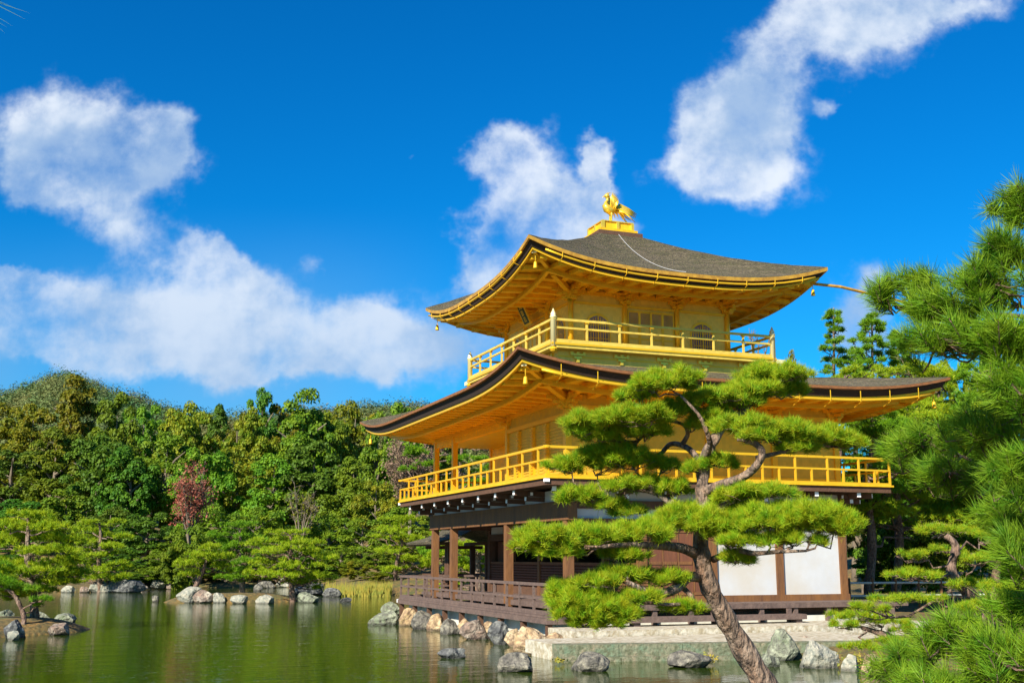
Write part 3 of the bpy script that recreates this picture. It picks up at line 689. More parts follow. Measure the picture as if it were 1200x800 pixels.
def bell(cx, side):
    prof = [(-.37, 0), (-.38, .5), (-.35, .66), (-.27, .79), (-.14, .87), (0, .90)]
    poly = prof+[(-p, q_) for p, q_ in reversed(prof[:-1])]
    def sc(poly, f, g=0): return [(cx+p*f, 8.44+g+q_*f) for p, q_ in poly]
    a0 = XC+W3-.029 if side == 'E' else YC-W3+.029; s = 1 if side == 'E' else -1; ax = 0 if side == 'E' else 1
    o = MB().prism(sc(poly, 1.13, -.03), ax, a0, a0+s*.03).build('bell_window', G['goldt'], PV)
    MB().prism(sc(poly, 1.0), ax, a0+s*.031, a0+s*.036).build('pane', G['paper'], o)
    mb = MB()
    for i in range(-4, 5):
        p = i*.082; hgt = np.interp(abs(p), [0, .08, .22, .33, .37], [.90, .84, .78, .64, .5])
        mb.box(*((a0+s*.037, a0+s*.05) if ax == 0 else (cx+p-.009, cx+p+.009)), *((cx+p-.009, cx+p+.009) if ax == 0 else (a0+s*.05, a0+s*.037)), 8.45, 8.44+hgt) if abs(i) else None
    for zz in (.2, .4, .6):
        lo, hi = (cx-.34, cx+.34)
        mb.box(*((a0+s*.051, a0+s*.058) if ax == 0 else (lo, hi)), *((lo, hi) if ax == 0 else (a0+s*.058, a0+s*.051)), 8.44+zz-.008, 8.44+zz+.008)
    mb.box(*((a0+s*.037, a0+s*.062) if ax == 0 else (cx-.018, cx+.018)), *((cx-.018, cx+.018) if ax == 0 else (a0+s*.062, a0+s*.037)), 8.45, 9.33)
    mb.build('window_bars', G['goldt'], o)
bell(YC-2*W3/3-.0, 'E'); bell(YC+2*W3/3, 'E'); bell(XC+2*W3/3, 'S'); bell(XC-2*W3/3, 'S')
def panel_doors(side):
    s = 1 if side == 'E' else -1; base = XC+W3-.028 if side == 'E' else YC-W3+.028; C0 = YC if side == 'E' else XC
    def bx(mb, d0, d1, p0, p1, za, zb):
        a0, a1 = sorted((base+s*d0, base+s*d1))
        return mb.box(a0, a1, C0+p0, C0+p1, za, zb) if side == 'E' else mb.box(C0+p0, C0+p1, a0, a1, za, zb)
    for i in range(4):
        p = -.80+i*.40; mb = MB(); bx(mb, .0, .02, p+.01, p+.39, 8.34, 9.60); o = mb.build('panel_door', G['goldp'], PV)
        mb = MB()
        for a0, a1 in ((.0, .04), (.36, .40)): bx(mb, .021, .045, p+a0, p+a1, 8.34, 9.60)
        for zz in (8.36, 8.72, 9.14, 9.57): bx(mb, .021, .042, p+.042, p+.358, zz-.025, zz+.025)
        mb.build('door_frame', G['goldt'], o)
        mb = MB(); bx(mb, .021, .024, p+.05, p+.35, 9.18, 9.53); mb.build('pane', G['paper'], o)
        mb = MB()
        for j in range(1, 8): bx(mb, .025, .035, p+.04+j*.04-.006, p+.04+j*.04+.006, 9.17, 9.54)
        mb.build('lattice', G['goldt'], o)
    mb = MB()
    for p in (-.92, .84): bx(mb, .0, .09, p, p+.08, 8.34, 9.72)
    mb.build('door_jamb', G['goldt'], PV)
panel_doors('E'); panel_doors('S')
# finial base
mb = MB(); mb.box(XC-.80, XC+.80, YC-.80, YC+.80, 12.50, 12.72); mb.build('ridge_block', G['woodd'], PV)
mb = MB(); mb.box(XC-.68, XC+.68, YC-.68, YC+.68, 12.722, 12.84); mb.box(XC-.54, XC+.54, YC-.54, YC+.54, 12.84, 13.10); mb.build('finial_base', G['gold'], PV)
mb = MB(); mb.box(XC-.58, XC+.58, YC-.58, YC+.58, 13.102, 13.135)
for sx in (-1, 0, 1):
    for sy in (-1, 0, 1):
        if sx or sy: mb.box(XC+sx*.54-.05, XC+sx*.54+.05, YC+sy*.54-.05, YC+sy*.54+.05, 12.842, 13.10)
mb.build('finial_trim', G['golds'], PV)

# --- phoenix statue, facing south
PH0 = np.array([XC, YC, 13.135])
PH = thing('phoenix_statue', 'gilded bronze phoenix with raised wings standing on the peak of the upper roof', 'statue', PH0)
def ph(y, z, x=0): return (PH0[0]+x*.8, PH0[1]+y, PH0[2]+z*.95+(.13 if z > .2 else 0))
mb = MB()
mb.tube([ph(.20, .50), ph(.12, .46), ph(0, .44), ph(-.12, .50), ph(-.18, .60), ph(-.14, .72), ph(-.08, .80), ph(-.09, .88), ph(-.13, .93), ph(-.17, .93)],
        [.04, .10, .15, .15, .11, .065, .05, .055, .06, .03], 12)
mb.build('body', G['golds'], PH, True)
mb = MB(); mb.lathe(ph(-.11, .89), [(.02, 0), (.085, .03), (.10, .07), (.07, .13), (.02, .16)], 10); mb.build('head', G['golds'], PH, True)
MB().tube([ph(-.19, .95), ph(-.25, .93), ph(-.27, .89)], [.025, .016, .004], 6).build('beak', G['golds'], PH)
mb = MB()
for i in range(3): mb.tube([ph(-.10, 1.02), ph(-.10+i*.05, 1.09), ph(-.05+i*.06, 1.10)], [.012, .010, .003], 5)
mb.build('crest', G['golds'], PH)
for s in (-1, 1):
    mb = MB()
    for i in range(9):
        a0 = R(92-i*6.5); l = .56-.035*i
        b0 = np.array(ph(.0+i*.016, .52-.015*i, s*.12)); tip = np.array(ph(.06+math.cos(a0)*l*.7, .52+math.sin(a0)*l, s*(.20+.015*i)))
        mb.tube([b0, b0*.45+tip*.55+[0, -.03, .02], tip], [.05, .042, .008], 6)
    mb.build('wing', G['golds'], PH, True)
mb = MB()
for i in range(11):
    s = (i-5)/5; l = 1-.18*abs(s)
    mb.tube([ph(.16, .48, s*.07), ph(.38, .70-.20*abs(s), s*.14), ph(.70*l, .58-.30*abs(s), s*.22), ph(1.02*l, .42-.26*abs(s), s*.26)], [.035, .042, .034, .006], 6)
for i in range(5): mb.tube([ph(.10+i*.05, .42, (i-2)*.06), ph(.20+i*.08, .36, (i-2)*.08), ph(.26+i*.09, .22, (i-2)*.09)], [.03, .03, .005], 5)
mb.build('tail', G['golds'], PH, True)
for s in (-1, 1):
    mb = MB(); mb.tube([ph(0, .42, s*.07), ph(.03, .26, s*.07), ph(-.01, .02, s*.07)], [.07, .035, .022], 8)
    for t in (-.1, .0, .09): mb.tube([ph(-.01, .03, s*.07), ph(-.12, .012, s*.07+t*.7)], [.02, .006], 5)
    mb.tube([ph(-.01, .03, s*.07), ph(.07, .012, s*.07)], [.018, .006], 5)
    mb.build('leg', G['golds'], PH, True)

# name board hung under the south eave of the top storey
NB = thing('name_board', 'dark green name board in gilt frame hanging under the top storey eave', 'sign', (XC, YC-W3-.45, 9.9))
n0 = np.array([XC, YC-W3-.42, 9.88]); upv = np.array([0, -.42, .9]); upv /= np.linalg.norm(upv); nv = np.array([0, -.9, -.42]); nv /= np.linalg.norm(nv)
def plate(wd, h, th, o0): 
    vs = []
    for tt in (0, th):
        for a0, b0 in ((-1, -1), (1, -1), (1, 1), (-1, 1)): vs.append(n0+np.array([1, 0, 0])*a0*wd/2+upv*b0*h/2+nv*(o0+tt))
    return MB().add(vs, [(0,1,2,3),(7,6,5,4),(0,4,5,1),(1,5,6,2),(2,6,7,3),(3,7,4,0)])
plate(.56, .86, .05, 0).build('frame', G['goldt'], NB)
plate(.40, .70, .012, .051).build('board', G['green'], NB)
try:
    for i, ch in enumerate('究竟頂'):
        cu = bpy.data.curves.new('lettering', 'FONT'); cu.body = ch; cu.size = .20; cu.align_x = 'CENTER'; cu.align_y = 'CENTER'; cu.extrude = .004
        to = bpy.data.objects.new('lettering_source', cu); COL.objects.link(to)
        dg = bpy.context.evaluated_depsgraph_get(); me = bpy.data.meshes.new_from_object(to.evaluated_get(dg)); bpy.data.objects.remove(to)
        me.materials.clear(); me.materials.append(G['golds']); lo = bpy.data.objects.new('lettering', me); COL.objects.link(lo); lo.parent = NB
        c = n0+upv*(.22-i*.22)+nv*.068-org(NB)
        lo.matrix_local = Matrix(((1, upv[0], nv[0], c[0]), (0, upv[1], nv[1], c[1]), (0, upv[2], nv[2], c[2]), (0, 0, 0, 1)))
except Exception as ex: print('lettering', ex)

# wind bells
for (Rf, k, lab) in ((R3, 0, 'small gilt wind bell under the near corner of the upper roof'), (R3, 1, 'small gilt wind bell under the right corner of the upper roof'), (R3, 3, 'small gilt wind bell under the left corner of the upper roof'),
                     (R2, 0, 'small gilt wind bell under the near corner of the lower roof'), (R2, 1, 'small gilt wind bell under the right corner of the lower roof'), (R2, 3, 'small gilt wind bell under the left corner of the lower roof')):
    cc = np.array(Rf.c[k]); ctr = np.array([XC, YC]); d = np.sign(ctr-cc); p = cc+d*.34; z = Rf.zt-.52
    t = thing('wind_bell', lab, 'bell', (p[0], p[1], z), 'wind bells under the roof corners')
    MB().lathe((p[0], p[1], z-.34), [(.070, 0), (.062, .03), (.052, .12), (.045, .17), (.02, .20)], 10).build('bell', G['goldt'], t, True)
    MB().tube([(p[0], p[1], z-.12), (p[0], p[1], z+.12)], .012, 5).build('hanger', G['goldt'], t)
# drain pole at the right corner of the upper roof
cc = np.array([XC+A3, YC+A3]); MB().tube([(cc[0]-.6, cc[1]-.6, 10.55), (cc[0]-.2, cc[1]+.6, 10.42), (cc[0]-.1, cc[1]+3.6, 10.02)], .045, 8).build('drain_pole', G['rimg'], r3)

# --- small fishing pavilion to the west
FP = thing('fishing_pavilion', 'small timber boat pavilion with shingled roof behind the left end of the deck', 'pavilion', (-W-2.6, 1.85, 0))
fx0, fx1, fy0, fy1 = -W-4.0, -W-1.15, .7, 3.0
for (x, y) in ((fx0+.5, fy0+.4), (fx0+.5, fy1-.4), (fx1-.6, fy0+.4), (fx1-.6, fy1-.4), (fx0+2, fy0+.4)): box('column', G['woodd'], FP, x-.09, x+.09, y-.09, y+.09, -.3, 2.72)
mb = MB(); ym = (fy0+fy1)/2
pr_ = [(fy0-.5, 2.70), (fy0+.3, 2.90), (ym, 3.30), (fy1-.3, 2.90), (fy1+.5, 2.70), (fy1+.5, 2.62), (ym, 3.18), (fy0-.5, 2.62)]
mb.prism(pr_, 0, fx0-.5, fx1+.9); mb.build('roof', G['shingle'], FP)
mb = MB().box(fx0-.3, fx1, fy0+.32, fy0+.48, 2.60, 2.72); mb.box(fx0-.3, fx1, fy1-.48, fy1-.32, 2.60, 2.72); mb.box(fx0+.42, fx0+.58, fy0, fy1, 2.46, 2.59); mb.build('beam', G['woodd'], FP)
mb = MB(); mb.box(fx0-.46, fx1+.2, fy0-.42, fy0-.34, 2.56, 2.64); mb.build('eave_board', G['wood'], FP)
box('floor', G['deck'], FP, fx0, fx1, fy0, fy1, .75, .85)
mb = MB()
for y in (fy0+.1, fy1-.1): mb.beam((fx0+.1, y, 1.5), (fx1, y, 1.5), .06, .06); mb.beam((fx0+.1, y, 1.25), (fx1, y, 1.25), .05, .05)
mb.beam((fx0+.1, fy0, 1.503), (fx0+.1, fy1, 1.503), .06, .06)
for x in np.arange(fx0+.1, fx1, .8): mb.box(x-.03, x+.03, fy0+.07, fy0+.13, .85, 1.47)
mb.build('railing', G['woodd'], FP)

# ------------------------------------------------------------------ stone terrace
TR = thing('stone_terrace', 'low landing terrace of pale slabs with lichened kerb at the right of the deck', 'terrace', (3, 2, 0))
tx = lambda y: 4.57+(y+2.24)*.24
def slabrow(name, y0, y1, xa, z0, z1_, m_, out=0):
    return MB().add([(xa(y0), y0, z0), (tx(y0)+out, y0, z0), (tx(y1)+out, y1, z0), (xa(y1), y1, z0), (xa(y0), y0, z1_), (tx(y0)+out, y0, z1_), (tx(y1)+out, y1, z1_), (xa(y1), y1, z1_)],
                    [(0,3,2,1),(4,5,6,7),(0,1,5,4),(1,2,6,5),(2,3,7,6),(3,0,4,7)]).build(name, m_, TR)
yy = [-2.24, -1.0, .35, 1.75, 3.1, 4.4, 5.7]
for y0, y1 in zip(yy[:-1], yy[1:]):
    slabrow('kerb_stone', y0+.008, y1-.008, lambda y: tx(y)-.42, .10, .345, G['terrg'])
    slabrow('paving_slab', y0+.006, y1-.006, lambda y: 2.6, .05, .33, G['terr'], -.43)
    slabrow('footing_stone', y0+.012, y1-.012, lambda y: tx(y)-.5, -.35, .098, G['terrg'], .10)
slabrow('kerb_stone', -2.24, -2.24+.9, lambda y: 3.0, -.3, .322, G['terr'], -.45)
for y0, y1 in ((-1.0, 1.2), (1.21, 3.5), (3.51, 6.0), (6.01, 9.5)): box('upper_step', G['terr'], TR, .86, 2.55, y0, y1, .0, .47)
mb = MB().box(.2, .84, -.7, 9.4, -.1, .40); mb.build('under_floor', G['dais'], TR)

# ------------------------------------------------------------------ rocks
_ico = {}
def ico(sub):
    if sub not in _ico:
        bm = bmesh.new(); bmesh.ops.create_icosphere(bm, subdivisions=sub, radius=1); bm.verts.ensure_lookup_table()
        _ico[sub] = (np.array([v.co[:] for v in bm.verts]), [tuple(v.index for v in f.verts) for f in bm.faces]); bm.free()
    return _ico[sub]
def n3(p, s, seed):
    r_ = np.random.default_rng(seed); o = np.zeros(len(p))
    for k in range(5):
        d = r_.normal(size=3); d /= np.linalg.norm(d); o += np.sin(p@d*s*(1+k*.7)+r_.uniform(0, 6))/(1+k*.6)
    return o/2.5
nrock = [0]
def rock(c, rx, ry, rz, kind, label, group, seed=None, sub=4, rot=None):
    nrock[0] += 1; seed = seed or nrock[0]*13+5; r_ = np.random.default_rng(seed); p, f = ico(sub); p = p.copy()
    for k in range(15):
        d = r_.normal(size=3); d[2] *= .7; d /= np.linalg.norm(d); o = r_.uniform(.55, .92); q_ = p@d; p -= np.outer(np.maximum(q_-o, 0), d)
    nn = p/np.linalg.norm(p, axis=1)[:, None]
    p = p+nn*(n3(p, 5, seed)*.05+n3(p, 13, seed+1)*.030+n3(p, 27, seed+2)*.014)[:, None]
    a0 = YAW+math.pi/2*0 if rot is None else rot
    p = p*[rx, ry, rz]/.85; ca, sa = math.cos(-a0), math.sin(-a0)
    p = np.stack([p[:, 0]*ca-p[:, 1]*sa, p[:, 0]*sa+p[:, 1]*ca, p[:, 2]], -1)+c
    o = link_mesh('rock', p, f, G['rock_'+kind], None, False, c)
    return tag(o, label, 'rock', group)
def rock_px(u0, u1, vt, vb, kind, label, group, zb=0.0, dep=.8, **kw):
    p = at_z((u0+u1)/2, vb, zb); k = (p-CAM)@FW; s = k/F; hw = (u1-u0)/2*s; ht = (vb-vt)*s/.98
    c = p+FH*hw*dep*.6; c[2] = zb+ht*.26
    return rock(c, hw*dep, hw*1.04, ht*.56, kind, label, group, **kw)
gp = 'rocks along the foot of the deck'
for a in ((432,468,713,732,'green','wide greenish rock at the far left foot of the deck'), (447,467,704,722,'green','pointed rock stacked above the wide greenish one at the deck corner'),
          (466,488,711,733,'tan','tan rock just right of the deck corner pile'), (484,507,713,737,'grey','slanted grey rock second from the deck corner'),
          (501,522,718,739,'tan','square tan block between two grey rocks under the deck'), (517,537,724,743,'grey','low grey rock beside the square tan block'),
          (534,552,724,741,'tan','flat faced tan rock under the middle of the deck'), (541,573,724,749,'brown','broad brown split rock under the deck'),
          (563,580,727,748,'tan','narrow tan slab beside the broad split rock'), (573,597,726,755,'blue','tall dark blue grey upright rock under the deck'),
          (592,615,733,757,'tan','pale tan slab right of the dark upright rock'), (601,642,731,765,'tan','largest tan boulder at the near end of the deck'),
          (632,660,739,763,'tan','tan boulder wedged against the terrace corner')):
    rock_px(*a, gp)
gp = 'rocks standing in the pond before the terrace'
for a in ((583,628,764,787,'grey','rounded lichen spotted rock alone in the water, nearest the viewer'), (514,544,755,771,'blue','dark low rock in the water left of the deck end'),
          (669,713,763,786,'grey','striped upright rock in the water before the terrace corner'), (789,838,758,782,'grey','ridged rock with yellow moss before the middle of the terrace')):
    rock_px(*a, gp)
gp = 'rocks at the right end of the terrace'
for a in ((901,940,735,774,'green','tall pale green boulder at the right end of the terrace'), (936,955,744,764,'brown','small round brown stone behind the pale green boulder'),
          (892,916,763,781,'green','low greenish rock right of the leaning trunk'), (940,984,749,783,'pale','broad cracked pale rock right of the tall green boulder'),
          (985,1012,764,786,'pale','pale rock half covered by moss near the right corner'), (1010,1040,765,790,'tan','low tan rock at the water edge under the right pine'), (965,985,744,760,'tan','small tan stone on the terrace bank')):
    rock_px(*a, gp)
gp = 'rocks around the left islet'
for a in ((26,59,716,733,'green','round lichened rock under the islet pine trunks'), (0,27,724,748,'blue','ridged blue grey rock at the left picture edge'), (6,20,737,750,'pale','small pale rock before the ridged blue grey one'),
          (54,78,726,744,'brown','pointed brown rock at the right tip of the islet'), (58,88,718,730,'green','flat dark rock behind the pointed brown one'), (-8,13,712,727,'green','greenish rock high on the islet at the picture edge')):
    rock_px(*a, gp)
gp = 'rocks around the middle islet'
for a in ((202,240,686,706,'pale','tall pale rock at the left end of the middle islet'), (213,253,689,706,'brown','broad purple brown rock on the middle islet front'), (246,264,693,706,'pale','cracked pale rock below the leaning islet pine'),
          (268,290,696,707,'pale','low white rock on the middle islet front'), (299,320,694,707,'pale','white rock right of the low white one'), (346,372,691,706,'green','greenish rock at the right end of the middle islet'),
          (343,382,681,697,'blue','large blue grey rock behind the right end of the islet'), (397,412,699,705,'blue','low dark rock alone in the water right of the islet'), (176,186,697,705,'grey','small grey rock alone in the water left of the islet'),
          (376,397,688,699,'blue','long dark rock right of the large blue grey one'), (296,308,683,692,'grey','small grey stone at the back of the islet')):
    rock_px(*a, gp, sub=3)
gp = 'rocks along the far shore'
for a in ((105,134,679,694,'pale','wide pale rock on the far shore left of the dark one'), (130,164,676,694,'blue','large dark blue rock on the far left shore'), (72,87,685,694,'pale','small pale rock on the far left shore'),
          (173,190,678,690,'pale','round pale rock on the far shore'), (194,209,680,690,'brown','brown rock on the far shore next to the round pale one'), (204,217,672,688,'pale','upright pale rock on the far shore'),
          (213,236,671,688,'pale','tall white rock on the far shore behind the leaning pine'), (160,172,684,691,'brown','small brown rock on the far shore'), (300,322,680,689,'grey','flat grey rock on the far shore behind the islet'),
          (322,342,676,688,'pale','pale rock on the far shore behind the islet'), (90,104,686,694,'brown','little brown rock left of the wide pale rock')):
    rock_px(*a, gp, sub=3)

# ------------------------------------------------------------------ foliage tools
def unit(a): return a/(np.linalg.norm(a, axis=-1, keepdims=True)+1e-9)
def needles(C_, A_, Ln, M_, wd, spread=.9, jit=.15):
    """C_ (n,3) tuft roots, A_ (n,3) axes -> (n*M_*3,3) thin triangles"""
    n = len(C_); r_ = rng.normal(size=(n, M_, 3)); r_ = unit(r_)
    d = unit(A_[:, None, :]*rng.uniform(.35, 1.3, (n, M_, 1))+r_*spread)
    b = C_[:, None, :]+rng.normal(size=(n, M_, 3))*Ln*jit
    l = Ln*rng.uniform(.75, 1.15, (n, M_, 1)); sd = unit(np.cross(d, rng.normal(size=(n, M_, 3))))*wd/2
    return np.stack([b-sd, b+sd, b+d*l], 2).reshape(-1, 3)
def leafs(C_, Nn, sz):
    n = len(C_); Nn = unit(Nn); a = unit(np.cross(Nn, rng.normal(size=(n, 3)))); b = np.cross(Nn, a)
    s = (sz*rng.uniform(.6, 1.3, n))[:, None]
    return np.stack([C_-a*s, C_-b*s*.62, C_+a*s, C_+b*s*.62], 1).reshape(-1, 3)
Z = np.array([0, 0, 1.0])
def pad_tufts(c, ru, rd, rz, n, fine=False):
    "flat cloud of foliage built of knobs; returns tuft roots and axes"
    nk = max(5, int(n/(7 if fine else 16))); th = rng.uniform(0, 2*math.pi, nk); rr = np.sqrt(rng.uniform(0, 1, nk))*.85
    kx = np.cos(th)*rr; ky = np.sin(th)*rr; kz = np.sqrt(np.maximum(0, 1-rr**2))*rng.uniform(.1, .75, nk)-.25
    w_ = rng.integers(0, nk, n); o = unit(rng.normal(size=(n, 3))); o[:, 2] = np.abs(o[:, 2])*1.0-.25
    kr = rng.uniform(*((.10, .20) if fine else (.22, .42)), nk)[w_][:, None]
    q_ = np.stack([kx, ky, kz], -1)[w_]+o*kr*[1, 1, 1.1]
    q_[:, 2] += .12*np.sin(q_[:, 0]*9+c[0])
    P_ = c+RT*(q_[:, 0:1]*ru)+FH*(q_[:, 1:2]*rd)+Z*(q_[:, 2:3]*rz)
    A_ = unit(RT*(o[:, 0:1])*.8+FH*(o[:, 1:2]*.8)+Z*(np.maximum(o[:, 2:3], 0)+.55)+rng.normal(size=(n, 3))*.2)
    return P_, A_
def wobble(p, q, n, amp, sag=0):
    p = np.array(p, float); q = np.array(q, float); out = [p]; L_ = np.linalg.norm(q-p)
    for i in range(1, n): t = i/n; out.append(p+(q-p)*t+rng.normal(size=3)*amp*L_*math.sin(math.pi*t)-Z*sag*L_*math.sin(math.pi*t))
    return out+[q]
def smooth_path(P_, R_, sub=4):
    P_ = [np.array(p, float) for p in P_]; n = len(P_); o = []; r_ = []
    for i in range(n-1):
        p0 = P_[max(i-1, 0)]; p1 = P_[i]; p2 = P_[i+1]; p3 = P_[min(i+2, n-1)]
        for j in range(sub):
            t = j/sub; o.append(.5*((2*p1)+(-p0+p2)*t+(2*p0-5*p1+4*p2-p3)*t*t+(-p0+3*p1-3*p2+p3)*t**3)); r_.append(R_[i]*(1-t)+R_[i+1]*t)
    return o+[P_[-1]], r_+[R_[-1]]
def tiered_pine(label, group, k0, trunk, pads, Ln, M_, wd, dens, nm, bark='bark', name='pine_tree', branches=(), per_pad=False, twigs=5, spread=.9, br=.05, cat='pine tree'):
    """trunk: (u,v,radius_m,dk) from foot up; pads: (u,v,ru,rv,dk)"""
    TP = [at(u, v, k0+dk) for u, v, r_, dk in trunk]; TRd = [t[2] for t in trunk]
    base = TP[0].copy(); g_ = float(land(base[0], base[1]))
    if base[2] > g_: TP.insert(0, np.array([base[0], base[1], g_-.15])); TRd.insert(0, TRd[0]*1.2)
    root = thing(name, label, cat, TP[0], group)
    sp, sr = smooth_path(TP, TRd); n = len(sp)
    sr = [r_*(1+.10*math.sin(i*1.7)+.05*math.sin(i*3.1)) for i, r_ in enumerate(sr)]
    MB().tube(sp, sr, 12).build('trunk', G[bark], root, True)
    SPa = np.array(sp)
    for bl in branches:
        P_ = [at(u, v, k0+dk) for u, v, r_, dk in bl]; o, r2_ = smooth_path(P_, [b[2] for b in bl])
        MB().tube(o, r2_, 9).build('branch', G[bark], root, True); SPa = np.vstack([SPa, np.array(o)])
    tw = MB(); allC = []
    if 30 < k0 < 72 and name != 'conifer': dens *= 1.7; wd *= 1.25
    if k0 > 30 and name != 'conifer': pads = [(a, b, c*1.1, d*1.4, e) for a, b, c, d, e in pads]+[(a+rng.normal()*c*.6, b+d*rng.uniform(.6, 1.6), c*.6, d*.9, e+.5) for a, b, c, d, e in pads]
    for (u, v, ru, rv, dk) in pads:
        k = k0+dk; c = at(u, v, k); s = k/F; a, b = ru*s, rv*s; rd = a*rng.uniform(.7, 1.0)
        d = np.linalg.norm(SPa-c+Z*.25*a, axis=1)+1.2*np.maximum(SPa[:, 2]-c[2], 0); d[:min(8, len(d)//3)] += 2; j = SPa[np.argmin(d)]
        pth = wobble(j, c-Z*b*.35, 5, .09); L_ = np.linalg.norm(j-c)
        tw.tube(pth, list(np.linspace(br*min(1, .4+L_*.3), br*.35, len(pth))), 7, False)
        for i in range(twigs):
            an = rng.uniform(0, 6.28); e_ = c+RT*a*.8*math.cos(an)+FH*rd*.8*math.sin(an)-Z*b*.1
            tw.tube(wobble(pth[-2], e_, 4, .08), [br*.3, br*.25, br*.2, br*.15, br*.08], 5, False)
        nn = int(dens*(ru*rv*3.14)*(1 if k0 > 20 else 1))
        Cc, Aa = pad_tufts(c, a, rd, b, max(nn, 20), k0 < 20)
        tri = needles(Cc, Aa, Ln, M_, wd, spread)
        if per_pad: link_np('needle_pad', tri, 3, G[nm], root)
        else: allC.append(tri)
    if tw.v: tw.build('limbs', G[bark], root, True)
    if allC: link_np('crown', np.concatenate(allC), 3, G[nm], root)
    return root

# ------------------------------------------------------------------ the leaning pine before the pavilion
k0 = 11.0
trunk = [(925, 872, .135, .1), (900, 810, .128, .1), (872, 762, .112, .1), (846, 716, .098, .05), (829, 680, .090, 0), (821, 640, .082, 0), (824, 596, .072, .05), (823, 566, .064, .1), (826, 540, .062, .15), (834, 520, .055, .2), (846, 502, .045, .25), (866, 486, .034, .35), (884, 470, .024, .45)]
brs = [[(822, 578, .072, .1), (845, 568, .062, -.1), (868, 560, .054, -.3), (887, 545, .048, -.45), (893, 528, .042, -.5), (880, 517, .036, -.5), (864, 514, .026, -.5)],
       [(887, 536, .03, -.45), (915, 530, .024, -.3), (950, 522, .020, -.1), (985, 524, .014, .1)],
       [(822, 545, .045, .15), (812, 530, .040, .3), (800, 522, .036, .5), (786, 520, .032, .6), (776, 530, .028, .7)],
       [(800, 520, .034, .4), (806, 508, .028, .35), (800, 497, .022, .3), (780, 492, .018, .3)],
       [(826, 538, .045, .1), (832, 522, .036, -.1), (828, 505, .028, -.2), (818, 485, .02, -.2), (796, 462, .014, -.1)],
       [(750, 533, .026, .7), (744, 522, .024, .6), (752, 512, .018, .5)], [(776, 530, .028, .7), (762, 538, .02, .7), (745, 545, .014, .7)],
       [(818, 650, .070, 0), (803, 643, .062, -.15), (786, 640, .056, -.3), (766, 639, .045, -.5), (735, 638, .034, -.7), (706, 640, .022, -.9)],
       [(819, 676, .066, 0), (806, 676, .062, -.2), (794, 688, .060, -.4), (776, 695, .052, -.55), (757, 692, .040, -.7), (735, 682, .028, -.8)],
       [(800, 688, .035, -.3), (812, 702, .026, -.5), (790, 708, .02, -.7), (750, 706, .018, -.8), (715, 712, .014, -.9)],
       [(819, 612, .055, 0), (800, 598, .050, .2), (782, 586, .044, .35), (768, 576, .036, .45), (756, 565, .026, .5)], [(768, 578, .03, .45), (742, 572, .026, .55), (705, 575, .018, .6)],
       [(824, 604, .045, 0), (846, 594, .036, -.2), (872, 582, .028, -.3), (905, 577, .018, -.4)],
       [(836, 655, .045, .0), (862, 645, .036, -.4), (884, 648, .03, -.6), (915, 646, .022, -.8), (945, 645, .014, -.9)], [(866, 486, .028, .35), (850, 478, .022, .3), (828, 478, .014, .2)]]
pads = [(700,728,30,9,-.9),(668,708,20,10,-.8),(655,690,14,8,-.8),(765,505,22,8,.2),(705,512,24,8,.4),(660,548,20,8,.6),(735,600,20,6,.6),(880,455,20,10,.3),(845,625,24,10,-.3),(615,640,14,8,-.9),(730,650,26,7,-.6),(783,446,36,13,-.1),(748,463,26,9,.1),(760,452,20,9,-.2),(905,440,42,12,.5),(880,460,38,13,.4),(928,458,18,11,.6),(868,472,24,9,.3),(842,466,30,11,.2),(815,470,20,9,.1),
        (695,493,34,13,.3),(745,488,40,13,.0),(793,482,26,11,.2),(735,507,28,9,.4),(680,505,16,8,.3),(838,490,22,13,.2),(818,497,14,8,.2),
        (868,498,30,12,-.4),(915,508,38,15,-.3),(962,512,36,14,0),(992,518,20,10,.1),(930,525,26,6,-.2),(885,512,22,10,-.5),
        (695,541,40,15,.7),(740,538,32,13,.5),(778,546,18,8,.5),(843,541,20,10,.1),(815,548,12,7,.1),(720,528,30,9,.6),
        (680,582,28,12,.6),(745,568,34,11,.5),(790,572,20,10,.3),(715,592,22,7,.6),
        (890,577,44,8,-.4),(858,584,20,8,-.3),
        (850,612,42,19,-.3),(905,610,42,19,-.6),(958,608,40,20,-.8),(988,618,24,15,-.9),(868,634,30,10,-.5),(930,632,38,9,-.7),(862,655,20,8,-.4),
        (640,630,32,17,-.9),(692,630,38,15,-.7),(742,625,38,15,-.5),(782,613,24,14,-.2),(655,647,26,7,-.9),(800,603,24,12,-.1),
        (725,673,30,9,-.6),(772,677,32,9,-.4),(705,716,38,16,-.9),(682,700,36,14,-.8),(672,716,24,12,-.9),(748,700,24,9,-.8),(800,712,22,7,-.6),(700,682,24,8,-.9),(730,722,22,8,-.9)]
brs = [[(a, b, c*.8, d) for a, b, c, d in l] for l in brs]
pads = [(a, b+1, c*1.2, d*1.7, e) for a, b, c, d, e in pads]
tiered_pine('leaning garden pine with cloud shaped pads in front of the golden pavilion', None, k0, trunk, pads, .082, 30, .0048, .13, 'needle', 'barkr', branches=brs, per_pad=True, twigs=6, spread=.62, br=.020)

